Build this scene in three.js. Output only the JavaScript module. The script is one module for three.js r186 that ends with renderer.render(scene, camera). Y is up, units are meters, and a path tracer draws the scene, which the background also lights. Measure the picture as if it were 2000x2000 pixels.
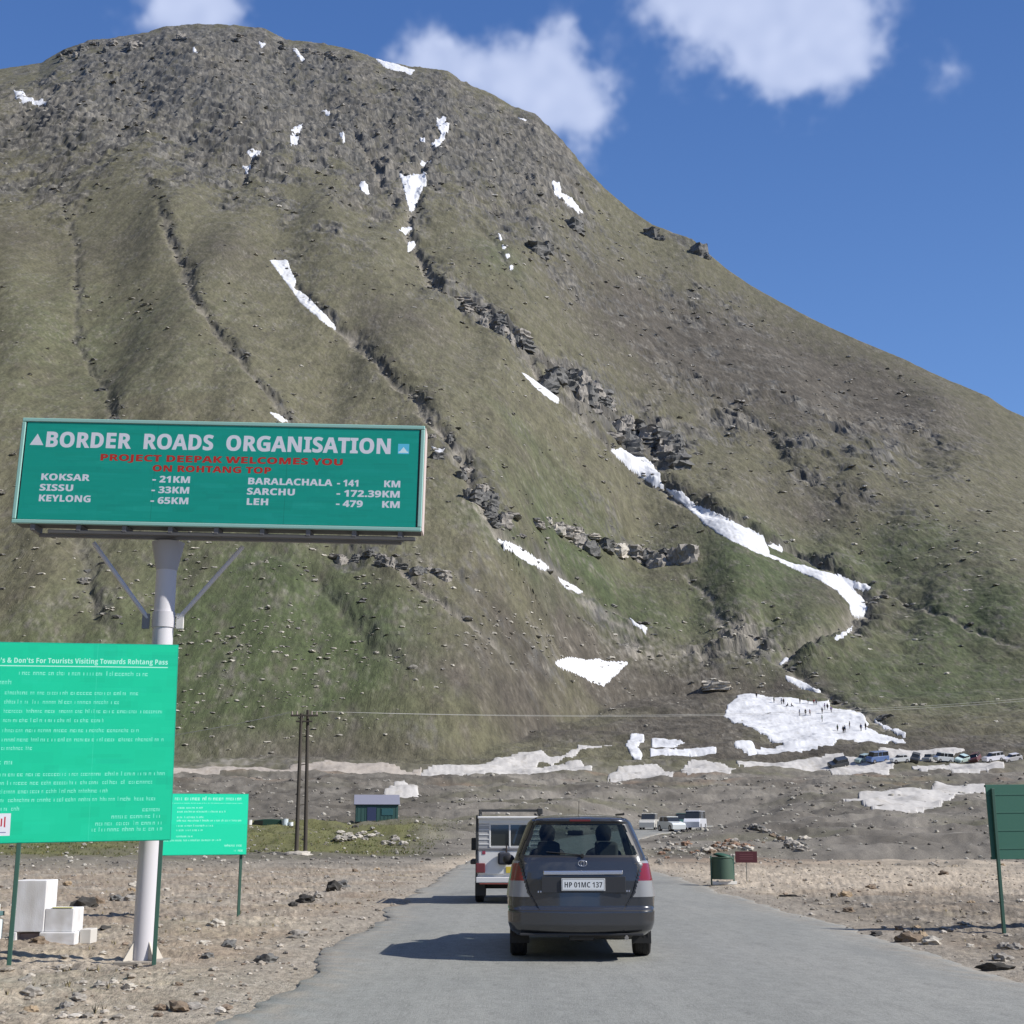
import * as THREE from 'three';
import { mergeGeometries } from 'three/addons/utils/BufferGeometryUtils.js';
import { RoundedBoxGeometry } from 'three/addons/geometries/RoundedBoxGeometry.js';
import { MarchingCubes } from 'three/addons/objects/MarchingCubes.js';
import { createNoise2D, createNoise3D } from 'simplex-noise';

// ------------------------------------------------------------------ camera, sky, sun, exposure
const scene = new THREE.Scene();
const F = 2600, PITCH = Math.atan(620 / F), EYE = 1.57;            // focal length in pixels of the 2000 px photograph
const CP = Math.cos(PITCH), SP = Math.sin(PITCH);
const camera = new THREE.PerspectiveCamera(2 * Math.atan(1000 / F) * 180 / Math.PI, 1, 0.1, 9000);
camera.position.set(0, EYE, 0);
camera.rotation.set(PITCH, 0, 0);
scene.add(camera);

const renderer = new THREE.WebGLRenderer({ antialias: true });
renderer.toneMapping = THREE.LinearToneMapping;
const EXPOSURE = 1.32;
renderer.toneMappingExposure = EXPOSURE;
renderer.shadowMap.enabled = true;

const sunEl = 40 * Math.PI / 180, sunAz = 17 * Math.PI / 180;      // from the right, a little behind the camera
const SUN = new THREE.Vector3(Math.cos(sunEl) * Math.cos(sunAz), Math.sin(sunEl), Math.cos(sunEl) * Math.sin(sunAz));
const sun = new THREE.DirectionalLight(new THREE.Color(1, 0.95, 0.87), 4.3);
sun.position.copy(SUN).multiplyScalar(2500).add(new THREE.Vector3(0, 300, -700));
sun.target.position.set(0, 300, -700);
sun.castShadow = true;
sun.shadow.mapSize.set(4096, 4096);
Object.assign(sun.shadow.camera, { left: -1500, right: 1500, top: 1500, bottom: -1500, near: 1, far: 6000 });
sun.shadow.radius = 1;
scene.add(sun, sun.target);

// seeded randomness and noise
function mulberry(seed) { let s = seed >>> 0; return () => { s = (s + 0x6D2B79F5) >>> 0; let t = s; t = Math.imul(t ^ (t >>> 15), t | 1); t ^= t + Math.imul(t ^ (t >>> 7), t | 61); return ((t ^ (t >>> 14)) >>> 0) / 4294967296; }; }
const n2 = createNoise2D(mulberry(11)), n3 = createNoise3D(mulberry(12)), rnd = mulberry(13);
const clamp = (v, a = 0, b = 1) => Math.min(b, Math.max(a, v));
const lerp = (a, b, t) => a + (b - a) * t;
const sstep = (a, b, v) => { const t = clamp((v - a) / (b - a)); return t * t * (3 - 2 * t); };
function table(t, x) { if (x <= t[0][0]) return t[0][1]; for (let i = 1; i < t.length; i++) if (x <= t[i][0]) return lerp(t[i - 1][1], t[i][1], (x - t[i - 1][0]) / (t[i][0] - t[i - 1][0])); return t[t.length - 1][1]; }
const fbm = (x, y, o = 4) => { let s = 0, a = .5, f = 1; for (let i = 0; i < o; i++) { s += a * n2(x * f + i * 17.3, y * f - i * 9.1); f *= 2.03; a *= .5; } return s; };

// a pixel of the photograph gives a direction; distance comes from the ground that it meets
const rayOf = (px, py) => { const r = (px - 1000) / F, u = (1000 - py) / F; return new THREE.Vector3(r, SP + u * CP, -CP + u * SP); };
const polar = (px, py) => { const d = rayOf(px, py); return { a: Math.atan2(d.x, -d.z), e: d.y / Math.hypot(d.x, d.z) }; };

// sky: clear blue air, paler towards the horizon, with scattered cumulus
{
  const W = 4096, Hh = 2048, data = new Float32Array(W * Hh * 4);
  const puffs = [
    [300, 40, 34, .8], [345, 15, 50, 1.2], [400, 25, 55, 1.3], [445, 20, 40, 1], [330, -60, 80, 1], [420, -80, 70, .8],
    [800, 130, 45, .9], [850, 110, 52, 1.2], [920, 140, 64, 1.3], [1000, 150, 64, 1.3], [1070, 165, 70, 1.4], [1140, 180, 62, 1.2], [1090, 90, 46, .9], [1100, 60, 36, .6], [1165, 235, 46, .8], [1140, 285, 42, .6], [1060, 225, 62, 1],
    [1275, 5, 50, .7], [1350, 20, 70, .62], [1440, 20, 80, 1.0], [1540, 60, 96, 1.4], [1630, 50, 82, 1.2], [1690, 105, 56, .8], [1490, 115, 62, 1.0], [1530, 150, 52, .9], [1610, 135, 50, .7], [1660, 140, 44, .5], [1330, 100, 56, .3], [1450, -60, 120, 1.3], [1600, -70, 110, 1.2], [1330, -60, 80, .9],
    [1848, 122, 26, .3], [1825, 155, 30, .24], [1870, 150, 30, .16],
  ].map(([x, y, r, k]) => ({ d: rayOf(x, y).normalize(), s: r / F * CP, k }));
  const dir = new THREE.Vector3();
  for (let j = 0; j < Hh; j++) {
    const el = ((j + .5) / Hh - .5) * Math.PI, ce = Math.cos(el), se = Math.sin(el);
    for (let i = 0; i < W; i++) {
      const az = ((i + .5) / W - .5) * 2 * Math.PI;                // three.js: u = atan2(z, x) / 2pi + 0.5
      dir.set(Math.cos(az) * ce, se, Math.sin(az) * ce);
      const up = Math.max(0, se);
      const t = Math.pow(1 - up, 2.6);
      let r = lerp(.032, .225, t), g = lerp(.089, .44, t), b = lerp(.278, .85, t);
      if (se < 0) { const k = clamp(-se * 8); r = lerp(r, .12, k); g = lerp(g, .11, k); b = lerp(b, .10, k); }
      let c = 0;
      if (se > 0) {
        const front = dir.z < -.75 && Math.abs(dir.x) < .52 && se < .72;
        if (front) {
          for (const p of puffs) { const q = 2 * (1 - dir.dot(p.d)) / (p.s * p.s); if (q < 6) c += p.k * Math.exp(-q * 1.1); }
          if (c > .02) {
            const a1 = n3(dir.x * 20, dir.y * 26, dir.z * 20), a2 = n3(dir.x * 44 + 5, dir.y * 50, dir.z * 44), a3 = n3(dir.x * 95, dir.y * 105 + 3, dir.z * 95), a4 = n3(dir.x * 210, dir.y * 230 + 3, dir.z * 210);
            const k = clamp(c, 0, 1.6) / 1.6, edge = .35 + 2.2 * k * (1 - k);
            c = .86 * sstep(.05, 1.4, c * .74 + edge * (.30 * a1 + .26 * a2 + .15 * a3 + .07 * a4)) * (.92 + .08 * a2);
          } else c = 0;
        } else {
          const s = 1 / (se + .25), x = dir.x * s * 2.2, y = dir.z * s * 2.2;
          c = clamp((n2(x, y) * .6 + n2(x * 2.1 + 7, y * 2.1) * .32 + n2(x * 4.3, y * 4.3 + 2) * .2 - .28) * 2.4);
        }
      }
      const k = c * .9, o = (j * W + i) * 4;
      data[o] = lerp(r, .54, k); data[o + 1] = lerp(g, .60, k); data[o + 2] = lerp(b, .78, k); data[o + 3] = 1;
    }
  }
  const sky = new THREE.DataTexture(data, W, Hh, THREE.RGBAFormat, THREE.FloatType);
  sky.mapping = THREE.EquirectangularReflectionMapping; sky.magFilter = THREE.LinearFilter; sky.minFilter = THREE.LinearFilter;
  sky.colorSpace = THREE.LinearSRGBColorSpace; sky.needsUpdate = true;
  scene.background = sky; scene.environment = sky;
}

// ------------------------------------------------------------------ helpers
const used = {};
function numbered(n) { used[n] = (used[n] ?? -1) + 1; return used[n] ? `${n}_${String(used[n]).padStart(3, '0')}` : n; }
function tag(o, label, category, group) { o.userData.label = label; o.userData.category = category; if (group) o.userData.group = group; return o; }
const shadows = (o) => { o.castShadow = o.receiveShadow = true; return o; };
function part(name, geo, mat, parent) { const m = shadows(new THREE.Mesh(geo, mat)); m.name = name; parent.add(m); return m; }
function thing(name, label, category, pos = [0, 0, 0], turn = 0, group) { const g = new THREE.Group(); g.name = numbered(name); g.position.set(...pos); g.rotation.y = turn; scene.add(g); return tag(g, label, category, group); }
function single(name, geo, mat, label, category, group) { const m = shadows(new THREE.Mesh(geo, mat)); m.name = numbered(name); scene.add(m); return tag(m, label, category, group); }
function structure(name, geo, mat) { const m = shadows(new THREE.Mesh(geo, mat)); m.name = numbered(name); m.userData.kind = 'structure'; scene.add(m); return m; }
function box(w, h, d, x = 0, y = 0, z = 0, r = 0.01) { const g = r ? new RoundedBoxGeometry(w, h, d, 2, Math.min(r, w * .45, h * .45, d * .45)) : new THREE.BoxGeometry(w, h, d); g.translate(x, y, z); return g; }
function bar(a, b, r0, r1 = r0, n = 10) { const A = new THREE.Vector3(...a), B = new THREE.Vector3(...b), L = A.distanceTo(B); const g = new THREE.CylinderGeometry(r1, r0, L, n, 1); g.translate(0, L / 2, 0); g.applyQuaternion(new THREE.Quaternion().setFromUnitVectors(new THREE.Vector3(0, 1, 0), B.clone().sub(A).normalize())); g.translate(...a); return g; }
function beam(a, b, w, h = w) { const A = new THREE.Vector3(...a), B = new THREE.Vector3(...b), L = A.distanceTo(B); const g = new THREE.BoxGeometry(w, L, h); g.translate(0, L / 2, 0); g.applyQuaternion(new THREE.Quaternion().setFromUnitVectors(new THREE.Vector3(0, 1, 0), B.clone().sub(A).normalize())); g.translate(...a); return g; }
const flat = (gs) => gs.map((g) => { const q = g.index ? g.toNonIndexed() : g; for (const k of Object.keys(q.attributes)) if (!['position', 'normal', 'uv'].includes(k)) q.deleteAttribute(k); return q; });
const merge = (gs) => mergeGeometries(flat(gs));
const M = (r, g, b, rough = .8, extra = {}) => new THREE.MeshStandardMaterial({ color: new THREE.Color().setRGB(r, g, b), roughness: rough, ...extra });
function grainTexture(size, fn) { const d = new Uint8Array(size * size * 4); for (let y = 0; y < size; y++) for (let x = 0; x < size; x++) { const v = fn(x, y, x / size, y / size), o = (y * size + x) * 4; const c = Array.isArray(v) ? v : [v, v, v]; d[o] = clamp(c[0]) * 255; d[o + 1] = clamp(c[1]) * 255; d[o + 2] = clamp(c[2]) * 255; d[o + 3] = 255; } const t = new THREE.DataTexture(d, size, size); t.wrapS = t.wrapT = THREE.RepeatWrapping; t.magFilter = THREE.LinearFilter; t.minFilter = THREE.LinearMipmapLinearFilter; t.generateMipmaps = true; t.needsUpdate = true; return t; }
// noise that repeats over the unit square
const tileNoise = (u, v, f, k = 0) => { const A = 2 * Math.PI, R = f / A; return n3(Math.cos(u * A) * R + k, Math.sin(u * A) * R, Math.cos(v * A) * R + 3.7 * k) * .5 + n3(Math.sin(v * A) * R + k, Math.cos(u * A) * R + 9, Math.sin(u * A) * R) * .5; };

// ------------------------------------------------------------------ terrain shape
const ridge = [[0, 136], [78, 122], [124, 96], [176, 78], [228, 72], [290, 62], [321, 51], [370, 47], [424, 46], [466, 49], [518, 57], [559, 78], [621, 83], [688, 96], [735, 115], [797, 127], [875, 137], [906, 158], [958, 179], [1000, 206], [1047, 222], [1078, 254], [1104, 280], [1124, 305], [1145, 331], [1181, 367], [1233, 409], [1274, 438], [1331, 458], [1357, 468], [1383, 492], [1419, 523], [1466, 556], [1518, 585], [1595, 626], [1673, 663], [1776, 707], [1854, 745], [1932, 776], [1968, 800], [2000, 815]].map(([x, y]) => { const p = polar(x, y); return [p.a, p.e]; });
const ridgeE = [[-Math.PI, .1], [-1.6, .12], [-1.0, .25], [-.6, .50], ...ridge, [.5, .19], [.7, .14], [1.2, .12], [Math.PI, .1]];
const ridgeRt = [[-Math.PI, 1500], [-.45, 1500], [polar(424, 46).a, 1550], [polar(1000, 206).a, 1450], [polar(1400, 510).a, 1250], [polar(2000, 815).a, 1010], [.8, 1000], [Math.PI, 1500]];
const ring = (t, wide) => { const n = 1600, v = new Float32Array(n + 1); for (let i = 0; i <= n; i++) { let s = 0, k = 0; for (let j = -12; j <= 12; j++) { const w = Math.exp(-j * j / 50); s += w * table(t, -Math.PI + 2 * Math.PI * i / n + j / 12 * wide); k += w; } v[i] = s / k; } return (a) => { const f = (a + Math.PI) / (2 * Math.PI) * n, i = clamp(Math.floor(f), 0, n - 1); return lerp(v[i], v[i + 1], f - i); }; };
const ridgeR = ring(ridgeRt, .12), softE = ring(ridgeE, .09);
const valley = [[0, 0], [58, 0], [78, .25], [100, .9], [133, 2.4], [200, 6.2], [260, 11.5], [300, 16], [400, 34], [480, 52], [520, 62]];
const valleyH = (r) => table(valley, r);
function baseH(a, r) {
  const rf = lerp(300, 450, sstep(-.06, .12, a)), R = ridgeR(a);
  if (r <= rf) return valleyH(r);
  const hf = valleyH(rf), q = (r - rf) / (R - rf), c = .22, E = lerp(softE(a), table(ridgeE, a), clamp(q) ** 3), Hr = EYE + E * R;
  if (r > R) return Hr - (r - R) * .55;
  return hf + (Hr - hf) * ((1 - c) * q + c * q * q);
}
const mountQ = (a, r) => { const rf = lerp(300, 450, sstep(-.06, .12, a)), R = ridgeR(a); return (r - rf) / (R - rf); };
// large spurs and hollows that run down the face
function spurs(a, r) {
  const q = mountQ(a, r); if (q < -.05) return 0;
  const l = a * 900;
  const k = sstep(-.05, .18, q) * (1 - .85 * sstep(.82, 1, q));
  return k * (9 * n2(l / 150 + r / 900, r / 620) + 4 * n2(l / 62 - r / 700, r / 330 + 4));
}
// road
const roadX = (z) => { const s = clamp((-z - 58) / 95, 0, 1.3); return 1.5 + 15.5 * s ** 1.7; };
const roadHalf = (z) => lerp(3.95, 3.1, sstep(45, 110, -z));
const roadY = (z) => table([[0, 0], [58, 0], [80, .25], [105, .75], [135, 1.3], [170, 2.0], [230, 4.5]], -z);
// places of the rocky zone, in the terrain's own plan
let zones = [], gullies = [];
function rockiness(X, Z, list) {
  let s = 0;
  for (const z of list) { const dx = X - z.x, dz = Z - z.z, l = (dx * z.cx + dz * z.cz) / z.wl, d = (dx * -z.cz + dz * z.cx) / z.wr, q = l * l + d * d; if (q < 4) s += z.k * Math.exp(-q * 1.3); }
  return s;
}
function gullyAt(X0, Z0) {         // [height change, nearness to a bed, nearness to the right bank]
  const X = X0 + 1.5 * n2(X0 / 15, Z0 / 26) + .9 * n2(X0 / 5, Z0 / 8), Z = Z0 + 2 * n2(X0 / 19 + 40, Z0 / 26), vary = clamp(.75 + .75 * n2(X0 / 30 + 9, Z0 / 38) + .35 * n2(X0 / 9, Z0 / 12), .1, 1.6);
  let dh = 0, bed = 0, bank = 0, pale = 0;
  for (const g of gullies) {
    if (X < g.x0 || X > g.x1 || Z < g.z0 || Z > g.z1) continue;
    let best = 1e9, side = 1, tt = 0;
    for (let i = 0; i < g.p.length - 1; i++) {
      const [ax, az] = g.p[i], [bx, bz] = g.p[i + 1], vx = bx - ax, vz = bz - az, L2 = vx * vx + vz * vz;
      const t = clamp(((X - ax) * vx + (Z - az) * vz) / L2), ex = X - ax - vx * t, ez = Z - az - vz * t, d = Math.hypot(ex, ez);
      if (d < best) { best = d; side = vx * ez - vz * ex > 0 ? -1 : 1; tt = (i + t) / (g.p.length - 1); }
    }
    const end = sstep(0, .12, tt) * sstep(1, .86, tt), w = g.w * (1 + .35 * n2(X / 35 + 3, Z / 35)), s = best * side;
    dh -= g.d * end * Math.exp(-((best / w) ** 2));
    if (s > -w * .3) { const up = sstep(-w * .3, w * .9, s) * Math.exp(-Math.max(0, s - w * .8) / (w * 3.5)); dh += g.cliff * vary * end * up; bank = Math.max(bank, vary * end * g.tone * Math.exp(-(((s - w * .5) / (w * .7)) ** 2))); }
    else dh += .25 * g.cliff * end * sstep(0, w, -s) * Math.exp(-Math.max(0, -s - w) / (w * 2.2));
    bed = Math.max(bed, end * g.tone * Math.exp(-((best / (w * .75)) ** 2)));
    pale = Math.max(pale, end * g.pale * Math.exp(-(((s + w * .2) / (w * .6)) ** 2)));
  }
  return [dh, bed, bank, pale];
}
function coarse(X, Z) { const a = Math.atan2(X, -Z), r = Math.hypot(X, Z); return baseH(a, r) + spurs(a, r); }
function smoothH(X, Z) { return coarse(X, Z) + gullyAt(X, Z)[0]; }
function hit(px, py, fn = smoothH, lift = 0, from = 62) {
  const { a, e } = polar(px, py), sx = Math.sin(a), cz = -Math.cos(a), R = ridgeR(a);
  const gap = (r) => fn(sx * r, cz * r) + lift - EYE - e * r;
  let r0 = from;
  for (let r = from; r <= R + 60; r += r < 250 ? 1 : 2.5) { if (gap(r) > 0) { let lo = r0, hi = r; for (let i = 0; i < 18; i++) { const m = (lo + hi) / 2; if (gap(m) > 0) hi = m; else lo = m; } return { x: sx * hi, z: cz * hi, r: hi, a }; } r0 = r; }
  return { x: sx * (R - 2), z: cz * (R - 2), r: R - 2, a };
}
function zone(px, py, rx, ry, k) {
  const c = hit(px, py, coarse), e1 = hit(px, py - ry, coarse), e0 = hit(px, py + ry, coarse);
  return { x: c.x, z: c.z, cx: Math.cos(c.a), cz: Math.sin(c.a), wl: rx / F * c.r, wr: Math.max(12, (e1.r - e0.r) / 2), k };
}
// rocky ground, greener ground and darker ground, where the photograph shows them
const rockZones = [[60, 230, 130, 90, .9], [250, 170, 170, 90, 1], [450, 150, 190, 100, 1.1], [640, 220, 160, 110, 1], [820, 230, 140, 110, 1.1], [980, 290, 110, 120, 1.1], [1090, 340, 90, 110, 1], [80, 370, 130, 60, .7], [420, 330, 140, 70, .6], [760, 380, 110, 70, .7], [640, 470, 90, 50, .7], [1050, 480, 120, 60, .6], [880, 570, 90, 50, .7], [1000, 650, 70, 40, .8], [1140, 770, 80, 50, 1], [1270, 850, 110, 60, 1], [1400, 800, 120, 70, .5], [1750, 850, 150, 50, .5], [1620, 870, 100, 60, .45], [800, 780, 80, 30, .6], [900, 880, 60, 40, .7], [960, 980, 80, 40, .8], [1230, 1070, 130, 30, .8], [700, 1080, 90, 22, .7], [930, 1110, 90, 40, .5], [1250, 1250, 160, 40, .7], [1460, 1240, 90, 60, .8], [880, 1140, 60, 40, .5], [1380, 600, 150, 70, .35], [250, 98, 200, 40, .9], [450, 82, 180, 40, 1], [650, 120, 160, 40, .8], [860, 165, 120, 40, .7], [1500, 760, 380, 200, .22], [1250, 560, 260, 160, .25], [1750, 950, 220, 120, .22], [350, 320, 380, 90, .25], [560, 420, 160, 60, .3], [1050, 1250, 200, 90, .25], [1040, 245, 60, 36, .8], [1105, 312, 50, 40, .9], [1300, 462, 80, 25, .5], [120, 250, 240, 70, .4], [420, 240, 260, 90, .45], [720, 260, 220, 110, .45], [960, 330, 160, 110, .4], [1200, 830, 120, 60, .4], [1100, 740, 70, 40, .5]];
const greenZones = [[330, 1330, 456, 156, 1.15], [620, 1250, 240, 156, 1.03], [480, 1100, 312, 108, 0.69], [1150, 1130, 192, 96, 1.15], [1480, 1110, 168, 108, 1.15], [1000, 1060, 156, 48, 0.80], [1760, 1080, 192, 96, 0.80], [1900, 1200, 192, 84, 1.03], [1650, 1330, 216, 72, 0.69], [1900, 1350, 192, 60, 0.80], [980, 500, 72, 48, 0.57], [150, 700, 264, 192, 0.40], [1100, 950, 180, 60, 0.57]];
const brownZones = [[1500, 700, 300, 160, 1], [1250, 620, 220, 110, .8], [1700, 800, 260, 80, .8], [1000, 1230, 120, 60, 1], [1300, 1350, 220, 60, .9], [1100, 1180, 90, 40, .5], [1600, 1000, 160, 70, .6], [1650, 1180, 180, 50, .6], [450, 480, 120, 60, .6], [780, 620, 140, 60, .7], [30, 460, 90, 40, .6], [210, 490, 90, 40, .5], [900, 1330, 150, 40, .7], [640, 1480, 260, 22, .9], [1050, 1420, 200, 40, 1.1], [1350, 1420, 160, 50, 1.2], [1180, 1340, 160, 50, .9], [1560, 1345, 130, 30, .8], [1800, 1440, 200, 30, .8], [1500, 1470, 200, 20, 1.2], [1900, 1470, 160, 20, 1]];
const screeZones = [[1450, 1235, 60, 45, .9], [930, 985, 45, 28, .8], [830, 1125, 36, 26, .7], [1125, 805, 26, 26, .8], [770, 350, 60, 34, .45], [1040, 345, 46, 40, .6], [60, 205, 80, 26, .6], [160, 228, 90, 18, .6], [275, 208, 46, 14, .6], [1310, 1290, 120, 40, .45], [1240, 1265, 60, 26, .5], [480, 1500, 260, 22, .6], [1790, 830, 90, 30, .35]];
const Z = { scree: screeZones.map((z) => zone(...z)), rock: rockZones.map((z) => zone(...z)), green: greenZones.map((z) => zone(...z)), brown: brownZones.map((z) => zone(...z)) };
// stream gullies: photo polylines from top to bottom, width and depth in metres
const GUL = [
  { p: [[112, 340], [135, 440], [150, 492], [153, 585], [146, 668], [181, 725], [207, 766], [219, 800], [200, 900], [165, 1000], [160, 1056], [178, 1180], [222, 1240], [250, 1330]], w: 3.0, d: 1.1, cliff: 0.8, tone: 0.45, pale: 0 },
  { p: [[288, 345], [321, 430], [331, 476], [362, 523], [373, 580], [409, 631], [445, 678], [476, 719], [518, 766], [549, 800], [600, 862], [650, 930], [690, 1000]], w: 3.8, d: 2.0, cliff: 1.5, tone: 0.70, pale: 0 },
  { p: [[528, 470], [545, 520], [575, 559], [615, 600], [657, 642], [690, 662], [725, 704], [766, 745], [807, 776], [852, 838], [900, 905], [940, 985], [975, 1055], [1025, 1085], [1072, 1114], [1115, 1145], [1160, 1172], [1225, 1212], [1265, 1231], [1300, 1262]], w: 3.8, d: 2.3, cliff: 2.1, tone: 0.70, pale: .5 },
  { p: [[870, 200], [862, 260], [842, 300], [825, 335], [806, 413], [795, 450], [804, 480], [822, 515], [860, 575], [935, 612], [985, 648], [1030, 700], [1060, 755], [1095, 788], [1138, 820], [1190, 882], [1240, 930], [1300, 960], [1345, 990], [1420, 1022], [1500, 1068], [1560, 1092], [1640, 1130], [1682, 1165], [1685, 1205], [1650, 1240], [1560, 1278], [1530, 1300], [1560, 1335], [1620, 1362]], w: 5.3, d: 3.4, cliff: 3.8, tone: 0.72, pale: .6 },
  { p: [[688, 250], [715, 300], [740, 345], [750, 390]], w: 4.5, d: 2.9, cliff: 3.8, tone: 0.72, pale: 0 },
  { p: [[590, 240], [575, 280], [500, 300], [480, 340], [470, 380]], w: 3.9, d: 1.9, cliff: 2.5, tone: 0.56, pale: 0 },
  { p: [[1000, 330], [1060, 370], [1100, 400], [1130, 430]], w: 4.5, d: 2.4, cliff: 3.8, tone: 0.64, pale: .3 },
  { p: [[740, 1085], [777, 1107], [822, 1156], [885, 1201], [933, 1239], [978, 1281], [1020, 1330]], w: 2.2, d: 1.0, cliff: 1.3, tone: 0.64, pale: 1 },
  { p: [[510, 1060], [560, 1095], [610, 1130], [670, 1184], [725, 1264], [815, 1329]], w: 3.9, d: 1.3, cliff: 0.8, tone: 0.28, pale: 0 },
  { p: [[1385, 1190], [1420, 1220], [1460, 1250], [1500, 1285]], w: 5.0, d: 1.0, cliff: 0.8, tone: 0.24, pale: 1 },
  { p: [[1330, 1120], [1370, 1150], [1400, 1190]], w: 2.2, d: 0.7, cliff: 0.4, tone: 0.16, pale: 1 },
  { p: [[1240, 640], [1330, 720], [1420, 780], [1500, 850], [1560, 930], [1620, 1020]], w: 6.7, d: 1.4, cliff: 1.3, tone: 0.28, pale: 0 },
  { p: [[1700, 1150], [1770, 1180], [1850, 1210], [1930, 1245], [2010, 1280]], w: 1.7, d: 0.5, cliff: 0.6, tone: 0.16, pale: .8 },
  { p: [[1680, 1215], [1650, 1240], [1560, 1278], [1530, 1298], [1560, 1330], [1620, 1362], [1700, 1405], [1760, 1440]], w: 2.2, d: .7, cliff: .7, tone: .25, pale: 1 },
  { p: [[900, 400], [960, 470], [1000, 540], [1040, 600]], w: 5.0, d: 1.9, cliff: 1.7, tone: 0.32, pale: 0 },
];
gullies = GUL.map((g) => {
  const p = g.p.map(([x, y]) => { const h = hit(x, y, coarse, -g.d * .7); return [h.x, h.z]; });
  const pad = g.w * 14, xs = p.map((q) => q[0]), zs = p.map((q) => q[1]);
  return { ...g, p, x0: Math.min(...xs) - pad, x1: Math.max(...xs) + pad, z0: Math.min(...zs) - pad, z1: Math.max(...zs) + pad };
});
const ridged = (x, y) => 1 - Math.abs(n2(x, y));
const sample = { h: 0, rock: 0, bed: 0, bank: 0, pale: 0, q: 0 };
function terrain(X, Z_, out = sample) {
  let rz = 0;
  const r = Math.hypot(X, Z_), a = Math.atan2(X, -Z_), q = mountQ(a, r);
  out.q = q; out.rock = out.bed = out.bank = out.pale = 0;
  if (r < 62 && Math.abs(a) < 2) {                                  // near ground
    const d = Math.abs(X - roadX(Z_)) - roadHalf(Z_), off = sstep(.3, 2.0, d);
    out.h = roadY(Z_) - .034 * (1 - sstep(-.15, .4, d)) + off * (.05 * n2(X * .35, Z_ * .35) + .035 * n2(X * 1.1, Z_ * 1.1) + .02 * n2(X * 3, Z_ * 3) + .011 * n2(X * 8, Z_ * 8)) + sstep(.5, 4, d) * .03;
    return out;
  }
  let h = baseH(a, r) + spurs(a, r);
  const g = gullyAt(X, Z_);
  const m = sstep(-.03, .06, q);
  h += g[0]; out.bed = g[1]; out.bank = g[2]; out.pale = g[3];
  const edge = 1 - .5 * sstep(.9, 1, q);
  if (m > 0) {
    const k = clamp((rz = rockiness(X, Z_, Z.rock)) * .95 + (.2 + .9 * clamp(rz * 2.2)) * .85 * fbm(X / 40, Z_ / 70, 4) - .14); out.rock = k * m;
    const rough = .4 * n2(X / 15, Z_ / 19) + .22 * n2(X / 5.5, Z_ / 7) + .16 * n2(X / 2.5, Z_ / 4.2);
    const crag = 7 * (ridged(X / 46 + 5, Z_ / 58) - .55) + 3.2 * (ridged(X / 17, Z_ / 22 + 9) - .55) + 1.5 * (ridged(X / 7, Z_ / 10) - .5) + 1.0 * (ridged(X / 3.2, Z_ / 5) - .5);
    const ledge = (() => { const s = h / 13 + 1.1 * n2(X / 80, Z_ / 80) + .25 * n2(X / 14, Z_ / 14), f = s - Math.floor(s); return 5.2 * (sstep(.6, .95, f) - f); })();
    h += m * edge * (rough * (1 - .4 * k) + k * (crag + ledge) + out.bank * (1.2 * (ridged(X / 4, Z_ / 6) - .5) + .8 * n2(X / 2.1, Z_ / 3)));
  }
  if (m < 1) {                                                      // valley floor
    const amp = sstep(58, 110, r);
    const hum = 1.5 * sstep(120, 240, r) * fbm(X / 38, Z_ / 30, 3) + .5 * amp * n2(X / 13, Z_ / 10) + .22 * amp * n2(X / 4.5, Z_ / 4.5) + .09 * n2(X / 1.6, Z_ / 1.6);
    const d = Math.abs(X - roadX(Z_)) - roadHalf(Z_);
    const w = Z_ < 0 ? (1 - sstep(.4, 13, d)) * sstep(-215, -165, Z_) : 0;
    h = lerp(h + hum * (1 - m), roadY(Z_) - .06 + .06 * sstep(.3, 3, d), w);
    // shallow dip of the stream bed beyond the pale yard, right of the road
    h -= 1.0 * sstep(11, 17, X) * Math.exp(-(((-Z_ - 76) / 5) ** 2)) * (1 - w);
  }
  out.h = h;
  return out;
}
const H = (X, Z_) => terrain(X, Z_).h;

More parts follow.
